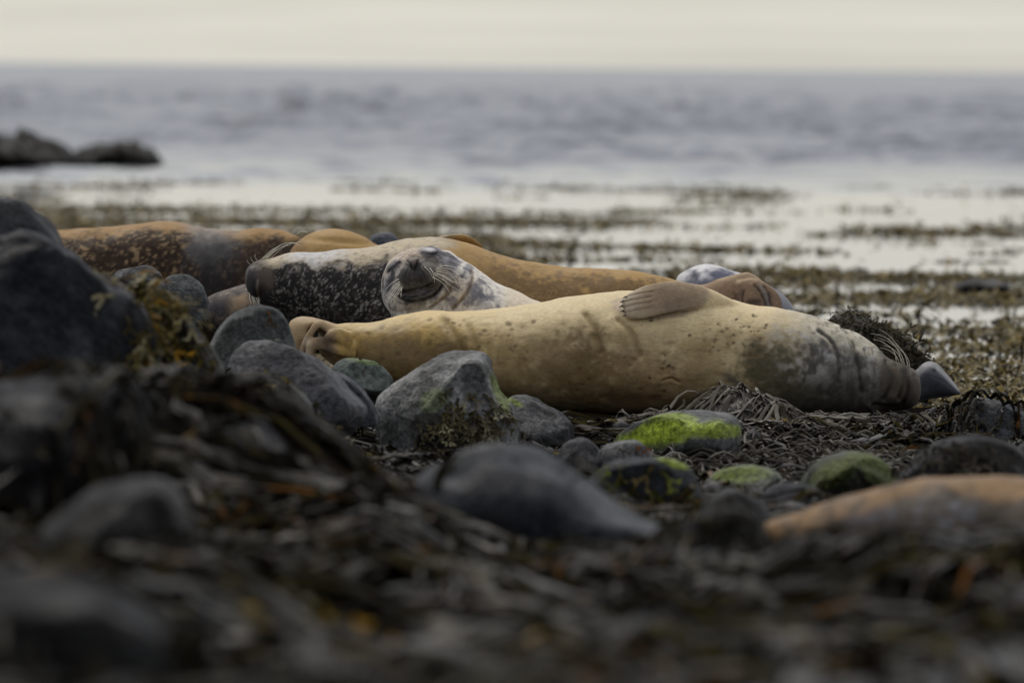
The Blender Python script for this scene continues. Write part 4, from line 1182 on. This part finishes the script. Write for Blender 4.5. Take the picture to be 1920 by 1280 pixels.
def fronds(P0, T0, N0, size, cols, tips, bend=(.4, 1.8), tmpl=None):
    """place templates at points P0 with heading T0 and up N0"""
    Vs, Fs, Cs, off = [], [], [], 0
    P0, T0, N0 = map(np.asarray, (P0, T0, N0)); size = np.asarray(size); cols = np.asarray(cols); tips = np.asarray(tips)
    tmpl = tmpl or TEMPL
    which = rng.integers(0, len(tmpl), len(P0))
    for ti, (V, F, tc) in enumerate(tmpl):
        ix = np.where(which == ti)[0]
        if not len(ix): continue
        n = len(ix)
        N = N0[ix] / np.linalg.norm(N0[ix], axis=1, keepdims=True)
        T = T0[ix] - N * (T0[ix] * N).sum(1, keepdims=True)
        T /= np.maximum(np.linalg.norm(T, axis=1, keepdims=True), 1e-9)
        B = np.cross(N, T)
        kb = rng.uniform(*bend, n)[:, None]
        x, y, z = V[None, :, 0], V[None, :, 1], V[None, :, 2]
        lift = rng.uniform(.05, .6, n)[:, None]
        xx = np.sin(kb * x) / kb
        zz = lift * x - (1 - np.cos(kb * x)) / kb + z + .12 * np.sin(x * 7 + kb * 9) * x + y * rng.uniform(-.8, .8, (n, 1))
        sc_ = size[ix][:, None, None]
        pos = P0[ix][:, None] + sc_ * (T[:, None] * xx[..., None] + B[:, None] * y[..., None] + N[:, None] * zz[..., None])
        Vs.append(pos.reshape(-1, 3))
        Fs.append((F[None] + (np.arange(n) * len(V))[:, None, None]).reshape(-1, 4) + off)
        tcv = tc[None, :, None] ** 1.5
        Cs.append((cols[ix][:, None] * (1 - tcv) + tips[ix][:, None] * tcv).reshape(-1, 3))
        off += n * len(V)
    return np.vstack(Vs), np.vstack(Fs), np.vstack(Cs)

def pick(palette, n):
    pal = np.array([p[1] for p in palette], float); w = np.array([p[0] for p in palette], float)
    i = rng.choice(len(pal), n, p=w / w.sum())
    return pal[i] * rng.uniform(.65, 1.35, (n, 1))
PAL_STR = [(5, (.0065, .0058, .0045)), (3, (.014, .0127, .010)), (2, (.018, .0145, .006)), (.7, (.07, .067, .061)), (1, (.038, .031, .010)), (.3, (.08, .035, .010))]
PAL_FRD = [(4, (.007, .006, .0035)), (2, (.018, .0145, .005)), (1.5, (.011, .0102, .0085)), (.5, (.06, .026, .009)), (.5, (.09, .085, .07))]
PAL_TIP = [(3, (.018, .0145, .006)), (2, (.05, .039, .011)), (1.5, (.026, .024, .019)), (.5, (.18, .10, .012)), (.4, (.15, .14, .115))]

def merge(parts):
    V, F, C, off = [], [], [], 0
    for v, f, c in parts:
        V.append(v); F.append(f + off); C.append(c); off += len(v)
    return np.vstack(V), np.vstack(F), np.vstack(C)

# ---- cover over the whole beach
lines, wid = [], []
for bi_ in range(4300):
    y = 7.6 + 15.4 * random.random() ** 0.9
    hw = .085 * y + .25
    x = random.uniform(-hw, hw)
    if bi_ > 3000: x = random.choice((-1, 1)) * (hw + 1.6 * random.random() ** 1.3)
    if y > 22.3 and -.6 < x < 1.1: continue
    if x < -.45 and 15.6 < y < 19.4 and on_rock(x, y): continue
    if on_rock(x, y) and random.random() < .93: continue
    f1, f2 = vnoise(np.array([[x * 1.2, y * .7, 0.], [x * 2.6, y * 1.4, 4.]]), 70)
    if f2 < -.2 and random.random() < .75: continue
    L = random.uniform(.25, .75) * (1.15 if y < 14 else 1.0 if y < 18.5 else .65)
    lead = crawl(x, y, -1.2 + 3.2 * f1 + random.gauss(0, .35), L, k=12, curl=.17, pull=.9, lift=random.choice([.006, .014, .03]))
    if max(p[2] for p in lead) > lead[0][2] + (.06 if y > 18.5 else .09): continue
    if y > 18 and max(math.dist(p, q_) for p, q_ in zip(lead[:-1], lead[1:])) > .09: continue
    lead = np.array(lead)
    wb = random.uniform(.0022, .0062) * (1.5 if y < 14 else 1.3 if y < 17 else 1)
    fan = random.uniform(.01, .05)
    for b_ in range(random.randint(2, 6)):
        o0, o1 = np.array([random.gauss(0, .010), random.gauss(0, .012), 0]), np.array([random.gauss(0, fan), random.gauss(0, fan), 0])
        tt = np.linspace(0, 1, len(lead))[:, None]
        ph_ = random.uniform(0, 6)
        wv = np.concatenate([.008 * np.sin(ph_ + tt * 7), .008 * np.cos(ph_ * 2 + tt * 6), np.abs(.006 * np.sin(ph_ + tt * 9))], 1)
        ln = lead + o0 * (1 - tt) + o1 * tt + wv
        lines.append(ln); wid.append(wb * random.uniform(.7, 1.3))
n = len(lines)
part1 = strands(lines, wid, pick(PAL_STR, n), pick(PAL_STR, n) * 1.15)
p0, t0, n0 = [], [], []
for _ in range(3300):
    y = 7.6 + 15.4 * random.random() ** 0.9
    hw = .085 * y + .25
    x = random.uniform(-hw, hw)
    if y > 22.3 and -.6 < x < 1.1: continue
    if on_rock(x, y) and random.random() < .97: continue
    if vnoise(np.array([[x * 2.1, y * 1.2, 9.]]), 71)[0] < -.05 and random.random() < .8: continue
    if y < 14 and random.random() < .55: continue
    hit = slant(x, y)
    nr = (Vector((0, 0, 1)) * .6 + hit[1]).normalized()
    p0.append(hit[0][:]); n0.append(nr[:])
    a = random.uniform(0, 6.28)
    t0.append((math.cos(a), math.sin(a) - .5, -.3))
n = len(p0)
# patchy: more olive in some places
part2 = fronds(p0, t0, n0, rng.uniform(.05, .13, n), pick(PAL_FRD, n), pick(PAL_TIP, n))
V, F, C = merge([part1, part2])
tag(link('seaweed', mesh_np('seaweed', V, F, C), M_WEED), 'tangled dark brown wrack covering the stones of the whole beach', 'seaweed', kind='stuff')

# ---- particular clumps
def clump_fronds(label, spots, count, size, pal, tip, spread=(.1, .1), tz=-.6, seed=0, name='seaweed_clump', tubes=0, tl=(.1, .2), bias=(0, -.6)):
    P0, T0, N0, lin, ww = [], [], [], [], []
    for i in range(count):
        px, py, Y = spots[i % len(spots)]
        Y = near(Y)
        c = P(px, py, Y)
        x, y = c[0] + random.gauss(0, spread[0]), c[1] + random.gauss(0, spread[1])
        hit = bvh.ray_cast(Vector((x, y, c[2] + random.gauss(0, spread[0] * .6))) - SHORE * .45, SHORE, 1.6)
        if hit[0] is None: continue
        P0.append((hit[0] + hit[1] * .004)[:]); N0.append((hit[1] + Vector((0, -.3, .4))).normalized()[:])
        a = random.uniform(0, 6.28)
        T0.append((math.cos(a) * .8 + bias[0], math.sin(a) * .5 + bias[1], tz + random.uniform(-.3, .3)))
        if i < tubes:
            lin.append(crawl(hit[0].x, hit[0].y, random.uniform(-2.6, -.5), random.uniform(*tl), pull=.6, lift=.02)); ww.append(random.uniform(.003, .006))
    n = len(P0)
    parts = [fronds(P0, T0, N0, rng.uniform(size[0], size[1], n), pick(pal, n), pick(tip, n), (.6, 2.2))]
    if lin:
        parts.append(strands(lin, ww, pick(PAL_STR, len(lin)), pick(PAL_STR, len(lin)), True))
    V, F, C = merge(parts)
    b0 = V.mean(0); b0[2] = V[:, 2].min()
    o = link(name, mesh_np(name, V - b0, F, C), M_WEED)
    o.location = b0
    tag(o, label, 'seaweed', 'clumps of wrack')
    o['kind'] = 'stuff'
    return o
OLV = [(3, (.030, .024, .008)), (2, (.055, .042, .012)), (2, (.016, .013, .007))]
OLT = [(3, (.17, .135, .05)), (1.6, (.33, .29, .18)), (1, (.26, .135, .012)), (2, (.07, .055, .022))]
clump_fronds('olive brown bladder wrack hanging down the right side of the huge black boulder',
             [(250, 535, 18.6), (285, 560, 18.5), (310, 600, 18.4), (330, 640, 18.3), (350, 680, 18.3), (300, 650, 18.2), (370, 700, 18.4), (330, 590, 18.8), (235, 530, 18.9), (262, 540, 18.7), (400, 730, 18.4)], 560, (.05, .12), OLV, OLT, (.045, .12))
clump_fronds('yellow tipped wrack lying over the flat grey rock', [(430, 690, 19.7), (470, 700, 19.7), (510, 712, 19.7), (550, 735, 19.7), (590, 760, 19.8), (600, 790, 19.7), (440, 730, 19.3), (490, 745, 19.3), (540, 770, 19.3), (590, 790, 19.3)], 620, (.05, .11), OLV, OLT, (.05, .08))
clump_fronds('grey green stringy weed draped left of the angular rock', [(640, 800, 19.3), (680, 820, 19.3), (720, 850, 19.2), (740, 880, 19.0)], 120, (.05, .10), PAL_FRD, PAL_TIP, (.06, .12), tubes=110, tl=(.12, .28))
clump_fronds('pale tipped wrack tuft stuck to the face of the angular rock', [(850, 740, 20.75), (870, 765, 20.75), (835, 760, 20.75), (890, 750, 20.75), (930, 750, 20.8), (945, 770, 20.8)], 90, (.04, .08), OLV, [(1, (.26, .24, .15)), (1, (.12, .1, .06))], (.03, .05))
clump_fronds('yellowish wrack drooping over the black rock right of the whale backed rock', [(1195, 870, 18.1), (1225, 872, 18.1), (1255, 880, 18.1), (1290, 900, 18.1), (1300, 940, 18.1), (1210, 885, 18.0)], 130, (.05, .10), OLV, [(2, (.24, .22, .07)), (1, (.2, .15, .05)), (1, (.27, .3, .05))], (.04, .06))
clump_fronds('blackish wrack draped over the rock behind the foreground seal', [(1740, 850, 18.4), (1790, 840, 18.4), (1840, 840, 18.4), (1700, 890, 18.3)], 160, (.05, .1), [(1, (.022, .019, .014))], [(2, (.04, .036, .028)), (1, (.07, .06, .045))], (.07, .08))
clump_fronds('dark curly wrack heaped on the rock behind the tan seal\'s head', [(1570, 600, 24.5), (1600, 600, 24.5), (1640, 615, 24.5), (1680, 640, 24.5), (1720, 670, 24.5), (1740, 700, 24.5)], 420, (.04, .09), [(1, (.022, .019, .014)), (1, (.04, .033, .02))], [(2, (.05, .045, .03)), (1, (.09, .08, .055))], (.06, .10), tz=.3)
clump_fronds('black curled weed scraps over the ground at the tan seal\'s nose', [(1720, 770, 22.1), (1760, 775, 22.0), (1800, 790, 21.9), (1850, 810, 21.7), (1880, 830, 21.5), (1700, 800, 21.8), (1760, 810, 21.6)], 520, (.025, .06), [(2, (.028, .025, .021)), (1, (.05, .045, .038))], [(2, (.055, .05, .045)), (1, (.15, .145, .135)), (.4, (.12, .07, .02))], (.08, .16), tubes=140, tl=(.06, .16))
clump_fronds('rusty brown and pale weed litter in front of the algae coated rock', [(1300, 870, 20.0), (1380, 866, 20.1), (1450, 870, 20.0), (1240, 880, 19.8)], 260, (.03, .065), [(2, (.05, .04, .025)), (1, (.12, .05, .02))], [(2, (.09, .075, .05)), (1, (.22, .2, .17)), (1, (.14, .05, .02))], (.10, .12), tz=-.1)
clump_fronds('olive and amber wrack spread in the near bottom foreground', [(430, 1170, 12.9), (560, 1100, 13.3), (640, 1130, 13.1), (700, 1080, 13.4), (420, 1210, 12.7)], 300, (.06, .12), OLV, [(3, (.10, .085, .035)), (1, (.24, .15, .01)), (1, (.14, .12, .07))], (.10, .2), tz=-.2)
clump_fronds('single bright yellow frond in the blurred lower right foreground', [(1640, 1125, 13.9)], 16, (.055, .08), [(1, (.30, .22, .03))], [(1, (.45, .34, .05))], (.012, .012), tz=.2)

clump_fronds('olive weed tangled over the blurred boulder in the left foreground', [(270, 770, 15.0), (330, 800, 15.4), (380, 830, 15.6), (230, 800, 14.8)], 150, (.05, .11), PAL_FRD, [(1, (.08, .065, .03)), (1, (.05, .045, .03))], (.08, .12), tubes=60)
clump_fronds('bright yellow green weed scrap low between the small angular rocks and the rounded grey rock', [(392, 606, 21.5), (405, 615, 21.4)], 30, (.03, .06), [(1, (.12, .09, .02))], [(1, (.32, .27, .03)), (1, (.12, .1, .05))], (.02, .03), tz=.2)
clump_fronds('dark combed weed hanging down the ledge in front of the foreground seal', [(1480, 1065, 14.6), (1560, 1070, 14.6), (1640, 1078, 14.6), (1720, 1080, 14.6), (1800, 1075, 14.6), (1880, 1068, 14.6), (1600, 1090, 14.5), (1760, 1100, 14.5)], 320, (.04, .09), PAL_FRD, [(3, (.04, .037, .03)), (1, (.09, .085, .07))], (.10, .06), tz=-1.2, tubes=260, tl=(.15, .35))
clump_fronds('dark combed weed streaming over the rock left of the foreground seal', [(1240, 1040, 14.9), (1290, 1010, 15.0), (1340, 975, 15.0), (1390, 975, 15.0), (1300, 1070, 14.8), (1380, 1040, 14.9)], 200, (.05, .10), PAL_FRD, [(3, (.04, .037, .03)), (1, (.09, .085, .07))], (.08, .06), tz=-1.2, tubes=200, tl=(.25, .5))
clump_fronds('long dark weed hanging in sheets over the near left mound', [(260, 800, 15.6), (330, 800, 15.6), (410, 820, 15.6), (490, 840, 15.5), (570, 870, 15.4), (650, 900, 15.2), (300, 850, 15.2), (450, 880, 15.2)], 200, (.05, .10), PAL_FRD, [(3, (.05, .045, .035)), (1, (.12, .11, .085))], (.10, .12), tz=-1.0, tubes=190, tl=(.25, .6))
clump_fronds('short olive weed fringe in the shallows under the small slate grey seal head', [(1722, 744, 23.55), (1745, 746, 23.55), (1770, 745, 23.55), (1795, 742, 23.55)], 120, (.02, .045), OLV, OLT, (.03, .03), tz=.5)
# the stringy tuft in focus in front of the tan seal
lines, ww = [], []
root = P(1372, 733, 22.70)
heads = [(1372, 728, 22.30, 130), (1398, 740, 22.30, 80), (1318, 752, 22.35, 70), (1440, 756, 22.28, 90), (1490, 778, 22.25, 80), (1275, 778, 22.3, 40), (1540, 806, 22.2, 50)]
for (hx, hy, hY, cnt) in heads:
    hp = P(hx, hy, hY)
    for i in range(cnt):
        a = random.uniform(-2.7, -.1) if hx < 1400 else random.uniform(-2.2, .1)
        L = random.uniform(.12, .36) * (1.0 if i % 3 else 1.4)
        st = 13
        x0, y0, z0 = hp[0] + random.gauss(0, .022), hp[1] + random.gauss(0, .025), hp[2] + random.uniform(-.04, .008)
        a0 = a
        arch = random.uniform(.0, .012) if random.random() < .93 else random.uniform(.02, .04)
        fall = random.uniform(.9, 1.6)
        wob, cv = random.uniform(0, 6), random.gauss(0, .09)
        pts = []
        x, y = x0, y0
        for k in range(st):
            t = k / (st - 1)
            s_ = L * t
            zg = drop(x, y)[0] + .005
            z = z0 + arch * math.sin(min(1, t * 2.2) * math.pi) - fall * max(0, s_ - .015) ** 1.3
            pts.append((x, y, max(zg + .007 * (1 + math.sin(wob + 4 * t)), z)))
            a0 += cv + random.gauss(0, .13)
            x += math.cos(a0) * L / st; y += math.sin(a0) * L / st * .7
        lines.append(pts); ww.append(random.uniform(.0026, .0055) * (1.5 if random.random() < .15 else 1))
n = len(lines)
V, F, C = strands(lines, ww, pick([(3, (.075, .065, .05)), (2, (.12, .108, .088)), (1, (.035, .03, .024))], n), pick([(2, (.06, .052, .042)), (1, (.22, .205, .18))], n))
b0 = np.array(root); b0[2] = V[:, 2].min()
o = link('seaweed_clump', mesh_np('seaweed_clump', V - b0, F, C), M_WEED); o.location = b0
tag(o, 'tuft of long stringy brown weed spilling forward in front of the tan seal', 'seaweed', 'clumps of wrack', 'stuff')
# long strings over the ground to the right of the tuft
lines, ww = [], []
for i in range(620):
    px, py = random.uniform(1180, 1900), random.uniform(770, 860)
    Y = .90 * F_PX / (py - 128)
    c = P(px, py, Y)
    if c[1] > 22.6 and px < 1700: continue
    if on_rock(c[0], c[1]): continue
    ln = crawl(c[0], c[1], random.choice([0.2, 3.0, -.6, -1.5]) + random.gauss(0, .5), random.uniform(.12, .42), 14, .15, random.choice([.006, .012, .025]), .3)
    if max(p[2] for p in ln) - ln[0][2] > .06 or max(math.dist(p, q_) for p, q_ in zip(ln[:-1], ln[1:])) > .07: continue
    lines.append(ln)
    ww.append(random.uniform(.002, .005))
n = len(lines)
V, F, C = strands(lines, ww, pick([(3, (.045, .039, .032)), (2, (.08, .072, .06)), (1, (.03, .026, .02))], n), pick([(2, (.05, .044, .036)), (1, (.17, .16, .14))], n), True)
o = link('seaweed_strings', mesh_np('seaweed_strings', V, F, C), M_WEED)
tag(o, 'long wet weed strings strewn over the ground below the tan seal', 'seaweed', kind='stuff')

# ---- weed floating in the shallows
p0, t0, n0, sz, dk_ = [], [], [], [], []
cand = 260000
yy = 24.0 + 46 * rng.random(cand) ** 1.25
xx = rng.uniform(-1, 1, cand) * (.068 * yy + .5)
out_ = rng.random(cand) < .2
xx = np.where(out_, np.sign(xx) * (.068 * yy + .5 + (1.2 + .05 * yy) * rng.random(cand) ** 1.4), xx)
qq = np.stack([xx, yy, np.zeros(cand)], 1)
nz = fbm(qq * np.array([.45, .62, 1]), 3, 200) + .25 * vnoise(qq * np.array([1.6, 1.9, 1]), 210)
# right of the seals: weed, a pool, weed, then open water with thin lines of weed; more weed on the left
thr_r = np.interp(yy, [24, 24.4, 26, 31, 32.2, 34.2, 35.5, 39.5, 41, 44, 45.2, 47, 51, 53, 57, 62, 67, 70], [.3, .3, -.35, -.28, .16, .18, -.26, -.26, .34, .30, .06, .32, .10, .38, .32, .40, .18, .36])
thr_l = np.interp(yy, [24, 26, 36, 40, 44, 56, 58, 64, 66, 68, 70], [-.2, -.35, -.3, -.1, -.24, -.12, .40, .45, .14, .16, .4])
sd_ = sstep(-.35, .75, xx * 30 / yy)
thr = thr_l * (1 - sd_) + thr_r * sd_ + .01 * sstep(38, 42, yy) + .05 * sd_ * sstep(40, 43, yy) * sstep(57, 52, yy)
keep = nz > thr
xx, yy = xx[keep], yy[keep]
n = min(len(xx), 78000)
ix = rng.choice(len(xx), n, False)
xx, yy = xx[ix], yy[ix]
P0 = np.stack([xx, yy, np.full(n, SEA + .001)], 1)
an = rng.uniform(0, 2 * np.pi, n)
T0 = np.stack([np.cos(an), np.sin(an), np.full(n, .0)], 1)
N0 = np.stack([rng.normal(0, .25, n), rng.normal(0, .25, n) - .1, np.ones(n)], 1)
size = rng.uniform(.045, .11, n) * np.interp(yy, [24, 30, 42, 60], [.85, 1.25, 1.25, 1.3])
V, F, C = fronds(P0, T0, N0, size, pick([(3, (.085, .065, .022)), (2, (.05, .04, .017)), (1, (.13, .085, .015))], n), pick([(3, (.16, .125, .045)), (2, (.22, .16, .04)), (1, (.25, .23, .15)), (1, (.07, .055, .03))], n), (.5, 2.4), TEMPL_SMALL)
tag(link('floating_seaweed', mesh_np('floating_seaweed', V, F, C), M_FLOAT), 'olive brown wrack floating in broken mats on the shallows', 'seaweed', kind='stuff')
print('floating', n)

# ---- pebbles and shell bits between the weed
D, F4 = ico(1)
D2, F42 = ico(1)
Vs, Fs, Cs, off = [], [], [], 0
for i in range(900):
    y = 7.6 + 15.4 * random.random() ** .9
    hw = .08 * y + .2
    x = random.uniform(-hw, hw)
    if y > 22.4 and -.6 < x < 1.1: continue
    if on_rock(x, y) or (y < 15 and random.random() < .75): continue
    z, nr = drop(x, y)
    r = random.uniform(.008, .03) * (1.5 if random.random() < .15 else 1)
    s = np.array([random.uniform(.8, 1.4), random.uniform(.8, 1.3), random.uniform(.5, .9)]) * r
    a = random.uniform(0, 6.28); ca, sa = math.cos(a), math.sin(a)
    B = D2 * (1 + .15 * vnoise(D2 * 1.6 + i * 7.1, 5)[:, None]) * s
    B = np.stack([B[:, 0] * ca - B[:, 1] * sa, B[:, 0] * sa + B[:, 1] * ca, B[:, 2]], 1) + np.array([x, y, z + s[2] * .4])
    Vs.append(B); Fs.append(F42 + off); off += len(B)
    c = np.array(random.choice([(.04, .04, .042), (.07, .068, .066), (.11, .105, .10), (.05, .042, .035), (.03, .03, .032), (.09, .088, .085)]))
    Cs.append(np.repeat(c[None], len(B), 0))
tag(link('pebbles', mesh_np('pebbles', np.vstack(Vs), np.vstack(Fs), np.vstack(Cs)), M_ROCK), 'grey and black pebbles scattered among the weed', 'pebbles', kind='stuff')
bpy.context.view_layer.update()
